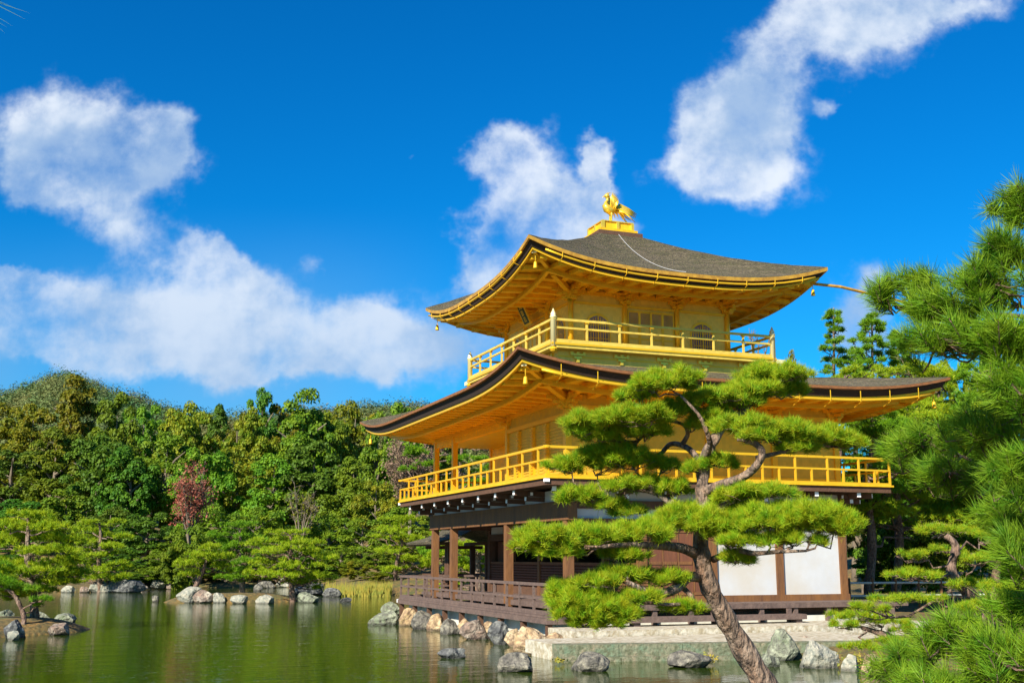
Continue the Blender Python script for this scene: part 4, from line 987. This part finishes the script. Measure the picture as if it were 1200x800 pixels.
# ------------------------------------------------------------------ near pine at the right edge
def near_pine():
    kk = 5.2
    root = thing('pine_tree', 'close long needled pine reaching in from the right edge of the picture', 'pine tree', below(1420, kk, .4))
    T0 = below(1420, kk, .3); T1 = at(1390, 430, kk); T2 = at(1330, 120, kk); T3 = at(1290, -80, kk)
    sp, sr = smooth_path([T0, T1, T2, T3], [.16, .13, .09, .05]); MB().tube(sp, sr, 12).build('trunk', G['bark'], root, True)
    SPa = np.array(sp)
    cl = [(1188,238,30,26,5.2,26),(1178,290,32,22,5.0,26),(1026,340,16,8,5.6,5),(1046,332,18,12,5.6,9),(1040,350,16,8,5.6,5),(1075,330,22,14,5.4,12),(1098,360,42,26,5.2,34),(1150,330,44,38,5.0,44),(1100,395,48,22,5.0,38),(1172,392,40,32,4.8,44),
          (1185,450,34,32,4.7,36),(1150,500,52,32,5.4,44),(1190,558,36,36,4.8,40),(1082,515,46,22,6.0,30),(1050,530,26,18,6.2,14),(1112,552,44,26,5.8,36),
          (1172,600,34,26,5.2,28),(1192,650,30,36,4.7,30),(1110,742,56,30,5.0,44),(1165,770,50,40,4.7,44),(1062,770,40,26,5.4,28),(1185,712,34,30,4.9,26),(1100,800,60,24,4.8,30),(1030,705+80,20,12,5.6,6)]
    for (u, v, ru, rv, k, n) in cl:
        ru *= .82; rv *= .74; n = int(n*.85)
        s = k/F; c = at(u, v, k); o = at(min(u+ru*1.2, 1290), v+rv*.7+8, k+.1)
        j = SPa[np.argmin(np.linalg.norm(SPa-(o-Z*.4), axis=1))]
        mb = MB(); pth = wobble(j, o, 6, .04, .05)+[c]
        mb.tube(pth, [.026, .022, .019, .016, .013, .010, .008, .005], 7)
        tri = []
        for i in range(n):
            an = rng.uniform(0, 6.28); rr = math.sqrt(rng.uniform(0, 1)); e_ = c+RT*ru*s*rr*math.cos(an)+Z*rv*s*rr*math.sin(an)+FH*rng.normal()*ru*s*.55
            d = unit(unit(e_-o)*.7+Z*rng.uniform(.1, 1.0)-RT*rng.uniform(-.1, .5)+rng.normal(size=3)*.30)
            b = e_-d*.10; near = pth[3+int(np.argmin([np.linalg.norm(q_-b) for q_ in pth[3:]]))]
            mb.tube([near, b*.6+near*.4-Z*.02, b, e_], [.006, .005, .0042, .003], 4, False)
            Mn = 95; t = rng.uniform(0, 1, (Mn, 1)); P_ = b+(e_-b)*t; rad = unit(rng.normal(size=(Mn, 3))); rad = unit(rad-d*(rad@d)[:, None])
            dd = unit(d*rng.uniform(.35, .95, (Mn, 1))+rad*rng.uniform(.55, .95, (Mn, 1))); l = .092*rng.uniform(.8, 1.15, (Mn, 1))
            sd = unit(np.cross(dd, rng.normal(size=(Mn, 3))))*.0014; mid = P_+dd*l*.55; tip = P_+dd*l+d*l*.10
            tri.append(np.stack([P_-sd, P_+sd, mid+sd*.9, mid-sd*.9], 1).reshape(-1, 3)); tri.append(np.stack([mid-sd*.9, mid+sd*.9, tip+sd*.15, tip-sd*.15], 1).reshape(-1, 3))
        br_ = mb.build('branch', G['bark'], root, True)
        link_np('needle_cluster', np.concatenate(tri), 4, G['needlen'], br_)
near_pine()

# twig tips at the top left corner, a bough of a tree just outside the picture
TW = thing('pine_bough', 'dark needle tips of a bough hanging in at the top left corner', 'pine bough', at(-150, -160, 2.6))
mb = MB(); P_ = [at(-150, -160, 2.6), at(-90, -70, 2.6), at(-48, -12, 2.6)]; mb.tube(P_, [.012, .008, .004], 6); mb.build('stem', G['bark'], TW)
tri = []
for (u, v, u2, v2) in ((-45,-15,17,9),(-45,-15,32,24),(-48,-12,36,16),(-48,-8,15,31),(-48,-8,7,40),(-50,-4,9,33),(-50,-10,-5,50),(-60,-30,0,-20),(-60,-30,-30,30)):
    a_v, b_v = at(u, v, 2.6), at(u2, v2, 2.58); sd = unit(np.cross(b_v-a_v, FW))*.0012; tri.append(np.array([a_v-sd, a_v+sd, b_v]))
link_np('needles', np.concatenate(tri), 3, G['needlen'], TW)

# ------------------------------------------------------------------ garden pines on the right bank
pr1 = [(1100,622,36,11,-1),(1070,650,26,9,0),(1068,673,38,10,-.5),(1150,655,32,12,0),(1130,686,32,11,-.5),(1068,702,50,9,-1),(1180,690,30,16,0),(1150,712,44,10,-1),
       (1110,645,24,8,.5),(1160,628,30,10,.5),(1020,712,26,8,-1.4)]
tiered_pine('low spreading yellow green pine on the right bank beside the terrace', 'garden pines on the right bank', 16.5, [(1190,775,.13,0),(1165,740,.12,0),(1140,700,.10,0),(1115,672,.08,0),(1120,640,.06,0),(1105,625,.04,0)], pr1, .085, 26, .0065, .10, 'needle', twigs=6, br=.03)
pr2 = [(1000,722,36,11,0),(985,732,22,9,-.3),(1035,728,36,12,0),(1075,738,34,13,0),(1010,758,28,9,-.8),(1045,752,26,9,-.4)]
tiered_pine('small mounded pine over the rocks at the right end of the terrace', 'garden pines on the right bank', 17.5, [(1085,800,.09,0),(1070,765,.08,0),(1040,745,.06,0),(1010,735,.03,0)], pr2, .085, 26, .0065, .10, 'needle', twigs=5, br=.025)

def region_pads(n, u0, u1, v0, v1, ru, rv, dks, seed):
    r_ = np.random.default_rng(seed); return [(r_.uniform(u0, u1), v0+(v1-v0)*(i+.5)/n+r_.normal()*3, r_.uniform(*ru), r_.uniform(*rv), r_.uniform(*dks)) for i in range(n)]
gp = 'pines behind the right side of the pavilion'
for (lab, k, ub, ut, vt, v1, uw, n, sd, nm) in (
    ('pine with upright dark trunk just right of the white plaster wall', 38, 1018, 1026, 470, 640, 34, 15, 1, 'needlef'),
    ('pine with tilted dark trunk behind the drooping near boughs', 40, 1050, 1062, 455, 640, 42, 19, 2, 'needle'),
    ('broad pine behind the lower roof tip at the right', 44, 1105, 1100, 432, 650, 50, 24, 3, 'needley'),
    ('tall pine at the right edge behind the near boughs', 42, 1165, 1160, 415, 650, 50, 24, 4, 'needlef'),
    ('yellow green pine reaching just over the right part of the lower roof', 52, 985, 990, 428, 600, 40, 14, 5, 'needley'),
    ('pine showing above the roof tip beside the bare red trunk', 56, 1070, 1072, 418, 600, 52, 18, 6, 'needley'),
    ('farthest right pine beyond the near boughs', 36, 1215, 1205, 430, 660, 44, 22, 7, 'needley')):
    pd = region_pads(n, ut-uw, ut+uw, vt+6, v1-25, (22, 38), (8, 12), (-2, 2), sd)
    tiered_pine(lab, gp, k, [(ub, 692, .17, 0), (ub+4, 640, .15, 0), ((ub+ut)/2-5, 560, .12, 0), (ut, vt+40, .08, 0), (ut, vt+5, .03, 0)], pd, .16, 16, .020, .06, nm, 'bark', twigs=3, br=.05)

# sparse tall conifers against the sky
gp = 'slender conifers against the sky right of the pavilion'
def slim(lab, u, vt, vb, k, w_, n, sd, nm='needlef'):
    r_ = np.random.default_rng(sd); pd = []
    for i in range(n):
        f = (i+.5)/n; ww = w_*(.25+.75*f); s = 1 if i % 2 else -1
        pd.append((u+s*ww*r_.uniform(.25, 1), vt+(vb-vt)*f+r_.normal()*2, r_.uniform(4.5, 8)*(.6+.6*f), r_.uniform(2.2, 3.6), r_.uniform(-1, 1)))
    tiered_pine(lab, gp, k, [(u, 690, .22, 0), (u+1, 560, .16, 0), (u, vt+30, .06, 0), (u, vt-2, .02, 0)], pd, .26, 14, .04, .10, nm, 'barkg', name='conifer', twigs=1, br=.05, cat='conifer')
slim('slender sparse conifer with bare gaps, leftmost against the sky', 977, 362, 440, 66, 20, 26, 11)
slim('sparse conifer with dark clumps beside the near pine bough tips', 1022, 368, 445, 62, 24, 34, 12)
slim('low sparse conifer between the two taller sparse ones', 1002, 405, 445, 70, 16, 18, 13)
slim('sparse conifer just below the near pine bough', 1052, 392, 445, 64, 20, 26, 14)

# ------------------------------------------------------------------ islet pines on the left
gp = 'clipped pines on the islets and far shore'
tiered_pine('yellow green tiered pine on the left islet', gp, 33.5, [(41,726,.13,0),(39,700,.12,0),(36,680,.10,0),(32,650,.09,0),(33,625,.06,0),(33,606,.03,0)],
    [(35,604,26,8,0),(10,616,26,9,.4),(55,618,28,9,-.3),(30,630,30,9,.8),(75,632,24,9,.4),(0,636,22,9,0),(50,645,32,8,-.6),(10,660,30,9,.3),(70,661,30,9,0),(38,668,30,8,-1),(90,672,22,7,.3),(5,678,28,8,-.4),(62,682,30,7,.3),(28,692,28,7,-.8),(5,692,20,6,-.8)],
    .13, 18, .014, .085, 'needley', 'barkr', twigs=4, br=.045)
tiered_pine('dark leaning pine low on the left islet at the picture edge', gp, 32.0, [(28,722,.07,0),(22,706,.06,0),(14,694,.05,0),(-4,684,.03,0)],
    [(-5,682,28,8,0),(20,690,22,6,.3),(-15,664,24,9,0),(50,702,12,4,0)], .13, 18, .014, .085, 'needlef', 'bark', twigs=4, br=.04)
tiered_pine('tiered pine on the far shore just right of the yellow green islet pine', gp, 69, [(117,690,.16,0),(116,660,.14,0),(118,630,.10,0),(116,612,.05,0)],
    [(118,612,22,5,0),(100,621,22,5,.5),(132,628,20,5,0),(105,636,22,5,.5),(135,641,18,5,0),(112,651,20,5,0),(95,660,18,5,0),(135,661,16,5,0),(113,668,24,5,-.5),(128,675,22,5,0),(95,677,18,4,0)], .22, 16, .030, .10, 'needle', 'barkr', twigs=3, br=.07)
tiered_pine('leaning pine on the left end of the middle islet', gp, 54.5, [(224,698,.14,0),(231,683,.13,0),(238,668,.10,0),(242,656,.06,0)],
    [(238,650,24,6,0),(226,660,22,6,-.4),(255,653,18,6,.3),(220,672,12,5,0),(245,642,18,5,0),(263,664,12,5,.4)], .17, 16, .022, .11, 'needle', 'bark', twigs=4, br=.05)
tiered_pine('taller tiered pine in the middle of the islet group', gp, 60, [(284,690,.15,0),(283,665,.13,0),(282,640,.10,0),(281,620,.05,0)],
    [(282,616,24,5,0),(270,627,22,5,0),(296,631,22,6,0),(276,640,22,5,-.5),(300,646,20,6,0),(265,652,18,5,0),(290,658,22,6,-.4),(272,668,22,6,0),(302,668,16,6,0),(285,676,22,5,-.3)], .18, 16, .024, .11, 'needlef', 'barkr', twigs=4, br=.06)
tiered_pine('wide bright pine with flat layers at the right end of the middle islet', gp, 55, [(343,700,.16,0),(341,680,.14,0),(339,660,.12,0),(342,640,.08,0),(340,628,.04,0)],
    [(340,624,28,5,0),(322,634,28,5,.4),(360,636,26,5,-.2),(340,645,34,6,-.6),(312,647,22,6,.5),(372,651,22,6,.3),(325,659,26,6,0),(355,663,26,6,-.6),(305,672,20,6,0),(335,674,28,6,-.6),(372,676,20,7,.2),(352,682,20,5,0)], .17, 16, .022, .11, 'needle', 'bark', twigs=5, br=.06)
tiered_pine('clipped pine on the bank behind the reeds', gp, 68, [(462,690,.15,0),(465,660,.12,0),(470,640,.06,0)],
    [(470,610,22,6,0),(455,622,20,6,0),(478,632,20,7,0),(460,645,22,7,0),(482,655,18,7,0),(465,668,22,6,0),(490,640,20,6,0),(500,662,16,6,0)], .2, 16, .026, .11, 'needle', 'bark', twigs=4, br=.06)
tiered_pine('pine seen through the open porch behind the pavilion', gp, 66, [(520,690,.2,0),(525,620,.15,0),(540,540,.1,0),(540,500,.05,0)],
    region_pads(18, 488, 590, 515, 660, (18, 30), (5, 8), (-2, 2), 31), .2, 16, .030, .10, 'needlef', 'barkr', twigs=3, br=.06)
tiered_pine('bright pine seen under the first floor ceiling behind the boat pavilion', gp, 58, [(560,690,.2,0),(560,650,.15,0),(562,620,.1,0)],
    region_pads(10, 505, 600, 625, 682, (18, 26), (5, 8), (-2, 2), 32), .18, 16, .028, .10, 'needle', 'barkr', twigs=3, br=.06)

# ------------------------------------------------------------------ broadleaved trees
def crown_proto(seed, kind):
    r_ = np.random.default_rng(seed); C_ = []; N_ = []
    nl = {'round': 84, 'tall': 84, 'cone': 80, 'loose': 60}[kind]; per = {'round': 230, 'tall': 230, 'cone': 180, 'loose': 170}[kind]
    for i in range(nl):
        d = unit(r_.normal(size=3))
        if kind in ('round', 'loose'):
            rr = r_.uniform(.40, .90); c = d*rr*[1, 1, 1.15]; c[2] += 1.15; lr = r_.uniform(.13, .25)
        elif kind == 'tall':
            rr = r_.uniform(.4, .9); c = d*rr*[.85, .85, 1.25]; c[2] += 1.15; lr = r_.uniform(.12, .24)
        else:
            f = (i+.5)/nl; an = r_.uniform(0, 6.28); wd = (1-f)**.75*.85; c = np.array([math.cos(an)*wd*r_.uniform(.4, 1), math.sin(an)*wd*r_.uniform(.4, 1), .35+2.0*f]); lr = .12+.16*(1-f)
        o = unit(r_.normal(size=(per, 3))); o[:, 2] = np.where(o[:, 2] < -.3, -o[:, 2], o[:, 2])
        C_.append(c+o*lr*r_.uniform(.55, 1.05, (per, 1))*[1, 1, .8]); N_.append(o*.8+Z*.45+r_.normal(size=(per, 3))*.45)
    return leafs(np.concatenate(C_), np.concatenate(N_), .036 if kind != 'cone' else .030)
def raw_mesh(name, V_, k, m_):
    V_ = V_.astype(np.float32); n = len(V_)//k; me = bpy.data.meshes.new(name); me.vertices.add(len(V_)); me.vertices.foreach_set('co', V_.ravel())
    me.loops.add(n*k); me.loops.foreach_set('vertex_index', np.arange(n*k, dtype=np.int32)); me.polygons.add(n); me.polygons.foreach_set('loop_start', np.arange(0, n*k, k, dtype=np.int32))
    try: me.polygons.foreach_set('loop_total', np.full(n, k, dtype=np.int32))
    except Exception: pass
    me.update(calc_edges=True); me.materials.append(m_); return me
PRO = {}
def proto(kind, var, mk):
    key = (kind, var, mk)
    if key not in PRO:
        b = (kind, var)
        if b not in PRO: PRO[b] = crown_proto(hash(kind) % 1 + {'round': 10, 'tall': 20, 'cone': 30, 'loose': 40}[kind]+var, kind)
        PRO[key] = raw_mesh('crown', PRO[b], 4, G[mk])
    return PRO[key]
def trunk_proto():
    mb = MB(); mb.tube([(0, 0, -.05), (.02, 0, .4), (-.02, .02, .9), (.03, -.02, 1.4), (0, 0, 1.9)], [.075, .055, .045, .03, .01], 8)
    for i in range(9):
        an = i*2.4; z = .5+.12*i; mb.tube([(0, 0, z), (.3*math.cos(an), .3*math.sin(an), z+.22), (.6*math.cos(an), .6*math.sin(an), z+.36)], [.03, .02, .006], 5)
    me = bpy.data.meshes.new('trunk'); me.from_pydata(mb.v, [], mb.f); me.materials.append(G['barkg']); return me
TRK = trunk_proto()
usedl = set()
def broad(label, u, vt, k, wpx, kind, var, mk, group, name='broadleaf_tree', cat='tree', zb=None):
    assert label not in usedl, label
    usedl.add(label)
    p = below(u, k, 0); g_ = float(land(p[0], p[1])) if zb is None else zb
    top = CZ+(652.5-vt)/F*k*1.0; H = (top-g_); Rr = wpx/F*k*1.22
    root = thing(name, label, cat, (p[0], p[1], g_), group); root.scale = (Rr, Rr, H/2.3); root.rotation_euler = (0, 0, random.uniform(0, 6.28))
    for nm, me in (('trunk', TRK), ('crown', proto(kind, var, mk))):
        if nm == 'trunk' and cat == 'shrub': continue
        o = bpy.data.objects.new(nm, me); COL.objects.link(o); o.parent = root
    return root
FT = [# back row: u, vtop, k, half width px, kind, var, mat, label
 (-20,470,132,46,'round',0,'leafb','olive tree crown cut by the left picture edge on the skyline'),
 (28,472,128,34,'round',1,'leafb','yellow olive tree on the skyline near the left edge'),
 (80,447,122,38,'tall',0,'leafb','tallest olive green tree at the left of the skyline'),
 (128,463,120,32,'tall',1,'leafa','twin topped green tree right of the tallest olive one'),
 (160,468,128,26,'round',2,'leafa','rounded green tree filling the gap in the left skyline'),
 (213,460,118,36,'tall',2,'leafb','upright olive tree with pointed top on the skyline'),
 (250,482,132,30,'cone',0,'leafc','dark pointed tree set back on the skyline'),
 (272,478,120,28,'round',0,'leafb','small yellow topped tree left of the highest dark crown'),
 (301,452,124,26,'round',1,'leafc','highest dark green crown in the middle of the wood'),
 (290,476,112,30,'round',1,'leafb','orange olive round tree below the highest dark crown'),
 (330,470,126,30,'round',2,'leafb','muted olive tree right of the highest dark crown'),
 (350,464,114,42,'tall',0,'leafa','large deep green tree in the centre of the wood'),
 (385,472,118,30,'tall',2,'leafa','green tree leaning on the large deep green one'),
 (413,464,124,34,'round',0,'leafb','yellow topped round tree left of the lower roof tip'),
 (440,486,112,26,'tall',1,'leafa','slim green tree just left of the lower roof tip'),
 (468,470,128,34,'round',1,'leafa','green tree crown showing over the left roof tip'),
 (505,468,138,34,'round',2,'leafa','pale green tree behind the left sweep of the lower roof'),
 # middle row
 (8,520,108,44,'round',2,'leafc','dark tree at the left edge below the skyline'),
 (58,505,106,44,'tall',1,'leafa','broad green tree under the tallest olive one'),
 (112,500,102,44,'tall',2,'leafc','dark green layered tree left of the red maple'),
 (150,520,100,34,'round',0,'leafc','shadowed round tree behind the red maple'),
 (190,505,104,42,'round',1,'leafd','bright yellow green tree above the red maple'),
 (236,520,100,36,'round',2,'leafa','mid green tree right above the red maple'),
 (270,520,102,34,'loose',0,'leafb','loose olive tree in the middle of the wood'),
 (318,530,100,40,'round',0,'leafa','speckled green tree left of the bare grey tree'),
 (365,520,100,44,'tall',1,'leafc','dark green hollowed tree behind the bare grey tree'),
 (412,535,98,36,'round',1,'leafd','fresh green tree left of the balcony end'),
 (440,560,94,26,'round',2,'leafb','small olive tree beside the balcony end'),
 # front row
 (20,585,92,46,'round',1,'leafc','dark broad tree behind the islet pine'),
 (75,578,90,38,'tall',0,'leafa','tree with pale forked trunk behind the islet pine'),
 (128,592,88,34,'round',0,'leafc','blue green tree right of the pale forked trunk'),
 (172,598,86,34,'round',2,'leafc','dark tree below the red maple'),
 (210,622,85,26,'round',1,'leafa','leafy tree standing behind the leaning islet pine'),
 (258,588,88,36,'round',0,'leafd','rounded bright tree right of the red maple'),
 (300,592,87,34,'loose',1,'leafa','airy green tree behind the tiered islet pines'),
 (385,600,86,34,'round',2,'leafa','green tree behind the wide bright pine'),
 (425,605,84,30,'loose',0,'leafd','loose light green tree above the reeds'),
 (365,632,84,30,'round',1,'leafc','low dark tree right behind the wide bright pine'),
 (400,640,80,24,'round',0,'leafa','dense dark shiny tree over the mossy bank'),
]
for (u, vt, k, wpx, kind, var, mk, lab) in FT: broad(lab, u, vt, k, wpx, kind, var, mk, 'trees of the wood beyond the pond')
SH = [(222,610,79,24,'leafa','green shrub hiding the foot of the red maple'),(206,632,78,18,'leafd','low bright shrub left of the maple foot'),(-5,640,82,30,'leafc','shrub at the left edge behind the islet pine'),(60,655,80,26,'leafc','dark shrub low behind the islet pine trunks'),(150,640,80,26,'leafc','deep green shrub mass behind the far shore rocks'),
 (180,648,79,24,'leafa','green shrub above the round far shore rock'),(205,652,83,22,'leafc','dark shrub above the white far shore rocks'),(150,668,77,20,'leafc','small dark shrub at the water by the big dark rock'),(176,668,80,18,'leafc','little dark shrub right of the big dark rock'),
 (252,668,84,20,'leafa','shrub behind the leaning islet pine'),(310,665,84,20,'leafb','olive shrub behind the tiered pines'),(418,655,72,16,'leafb','round olive shrub on the mossy bank above the reeds'),(385,668,76,14,'leafd','yellowish shrub right behind the wide bright pine'),
 (445,640,74,22,'leafd','bright yellow green shrub left of the deck'),(440,668,69,14,'leafb','low brown green shrub on the bank beside the deck end'),(475,630,80,24,'leafb','olive shrub behind the deck end'),(500,600,84,34,'leafa','shrub seen under the balcony corner'),
 (395,628,90,24,'leafc','dark shrub at the top of the mossy bank'),(470,590,86,26,'leafd','light shrub below the balcony end'),(590,640,80,40,'leafc','dark shrub seen through the first floor')]
for (u, vt, k, wpx, mk, lab) in SH: broad(lab, u, vt, k, wpx, 'round', len(lab) % 3, mk, 'shrubs along the far bank', name='shrub', cat='shrub')
for (u, vt, k, wpx, kind, var, mk, lab) in [(935,400,70,20,'round',0,'leafb','small rounded tree just right of the upper balcony corner'),(900,425,66,26,'round',1,'leafa','tree top peeping over the lower roof near the pine pads'),
 (1085,420,72,30,'round',2,'leafb','olive tree at the right behind the near bough'),(1125,410,66,30,'round',0,'leafa','green tree behind the near bough at the right'),(1160,395,62,36,'tall',1,'leafa','tall tree hidden behind the near boughs'),
 (1042,585,44,30,'round',1,'leafd','sunlit leafy tree between the dark trunks right of the plaster wall'),(1095,600,42,34,'round',2,'leafd','sunlit leafy tree low behind the spreading bank pine'),(1010,520,54,44,'round',2,'leafc','dark tree filling the space under the lower roof tip'),(1085,540,50,50,'round',1,'leafc','shady tree low behind the right boughs'),(1160,520,48,60,'round',0,'leafa','leafy tree low at the right edge'),(1040,640,46,34,'round',2,'leafc','dark undergrowth tree right of the plaster wall')]:
    broad(lab, u, vt, k, wpx, kind, var, mk, 'trees behind the right side of the pavilion')

# twiggy trees
def twiggy(label, u, vt, vb, k, wpx, mk, bark, nleaf, name, cat, seed, lsz=.09, vbase=None):
    r_ = np.random.default_rng(seed); p = below(u, k, 0); g_ = float(land(p[0], p[1])); top = CZ+(652.5-vt)/F*k; Rr = wpx/F*k
    root = thing(name, label, cat, (p[0], p[1], g_)); zb = CZ+(652.5-vb)/F*k; base = np.array([p[0], p[1], g_-.1]); fork = np.array([p[0], p[1], max(zb, g_+.5)])
    MB().tube([base, fork], [.16, .11], 8).build('trunk', G[bark], root, True)
    mb = MB(); ends = []
    for i in range(12):
        d = unit(np.array([r_.normal(), r_.normal(), 0])); f = r_.uniform(.2, 1); e_ = fork+d*Rr*f+Z*(top-fork[2])*(1-.35*f*f)*r_.uniform(.6, 1)
        m_ = fork*.5+e_*.5+Z*.3; mb.tube([fork, m_, e_], [.06, .04, .012], 5, False)
        for j in range(9):
            s_ = m_+(e_-m_)*r_.uniform(-.3, 1); q_ = s_+unit(r_.normal(size=3)+Z*.7)*Rr*.38; mb.tube([s_, q_], [.02, .008], 4, False); ends.append((s_, q_))
            for _ in range(3): q2 = q_+unit(r_.normal(size=3)+Z*.4)*Rr*.18; mb.tube([s_*.3+q_*.7, q2], [.012, .005], 3, False); ends.append((q_, q2))
    mb.build('limbs', G[bark], root, True)
    if nleaf:
        A_ = np.array([e[0] for e in ends]); B_ = np.array([e[1] for e in ends]); w_ = r_.integers(0, len(ends), nleaf); t = r_.uniform(0, 1.05, (nleaf, 1))
        link_np('crown', leafs(A_[w_]*(1-t)+B_[w_]*t+r_.normal(size=(nleaf, 3))*.16, r_.normal(size=(nleaf, 3))+Z*.5, lsz), 4, G[mk], root)
twiggy('red leaved maple glowing among the green trees', 222, 546, 640, 82, 30, 'leafr', 'barkg', 3000, 'maple_tree', 'maple', 5)
twiggy('bare grey tree in front of the dark wood', 352, 560, 640, 83, 22, 'leafb', 'barkg', 500, 'bare_tree', 'tree', 6)
twiggy('pinkish brown leafless tree behind the balcony end', 480, 505, 600, 82, 40, 'twig', 'barkg', 6500, 'bare_tree', 'tree', 8)
twiggy('thin bare tree rising behind the upper balcony corner', 895, 375, 470, 48, 20, 'twig', 'barkg', 0, 'bare_tree', 'tree', 9)

# ------------------------------------------------------------------ far wooded hill, reads as one mass
nn = 4500; uu = rng.uniform(-120, 760, nn); kk = 175+np.sqrt(rng.uniform(0, 1, nn))*245
px = CX+FH[0]*kk+RT[0]*(uu-600)/F*kk; py = CY+FH[1]*kk+RT[1]*(uu-600)/F*kk; pz = land(px, py)
m_ = 120; o = unit(rng.normal(size=(nn, m_, 3))); o[..., 2] = np.abs(o[..., 2]); rad = rng.uniform(2.2, 5.0, (nn, 1, 1)); tall = rng.uniform(.8, 1.5, (nn, 1, 1))
C_ = np.stack([px, py, pz], -1)[:, None, :]+o*rad*np.concatenate([np.ones_like(tall), np.ones_like(tall), tall*1.2], -1)*rng.uniform(.8, 1, (nn, m_, 1))+Z*.6
hl = link_np('hill_forest', leafs(C_.reshape(-1, 3), (o+Z*.5+rng.normal(size=o.shape)*.3).reshape(-1, 3), .34), 4, G['hill'], None, (px.mean(), py.mean(), 0))
tag(hl, 'distant wooded hill with touches of autumn colour', kind='stuff')

# reeds and moss
n = 1500; u_ = rng.uniform(386, 462, n); k_ = rng.uniform(63.5, 67, n); P_ = CAM+FH*k_[:, None]+RT*((u_-600)/F*k_)[:, None]; P_[:, 2] = 0
dense = rng.uniform(0, 1, n) < np.where(u_ > 428, .95, .45); P_ = P_[dense]
n = len(P_); l = rng.uniform(.35, .95, (n, 1)); d = unit(Z+rng.normal(size=(n, 3))*.14); sd = RT*.028
rd = link_np('reeds', np.stack([P_-sd, P_+sd, P_+d*l], 1).reshape(-1, 3), 3, G['reed'], None, tuple(P_.mean(0))); tag(rd, 'golden reeds at the water edge left of the deck', kind='stuff')
Pm = []
for (u, v, ru, rv, n) in ((962,772,10,8,160),(1002,776,14,8,200),(832,772,8,6,90),(655,771,6,3,40),(1030,752,12,6,120)):
    c = at_z(u, v+4, 0.05); s = np.linalg.norm(c-CAM)/F
    Pm.append(c+RT*rng.normal(size=(n, 1))*ru*s*.6+Z*np.abs(rng.normal(size=(n, 1)))*rv*s*.8+FH*rng.normal(size=(n, 1))*.12)
Pm = np.concatenate(Pm); mo = link_np('moss', leafs(Pm, rng.normal(size=Pm.shape)+Z*.6-FH*.4, .035), 4, G['reed'], None, tuple(Pm.mean(0))); tag(mo, 'yellow moss and ferns growing on the terrace rocks', kind='stuff')

# bamboo fence behind the right end
FN = thing('bamboo_fence', 'low grey bamboo rail fence under the trees right of the plaster wall', 'fence', below(1040, 36, .45))
mb = MB(); a = below(992, 36, 0); b = below(1150, 37.5, 0); ga = .5
for zz in (.45, .85): mb.tube([a+Z*(ga+zz), b+Z*(ga+zz)], .035, 6)
mb.build('rail', G['dais'], FN)
for i in range(7):
    p = a+(b-a)*i/6; MB().tube([p+Z*.2, p+Z*(ga+1.0)], .045, 7).build('post', G['wood'], FN)
print('objects', len(S.objects))
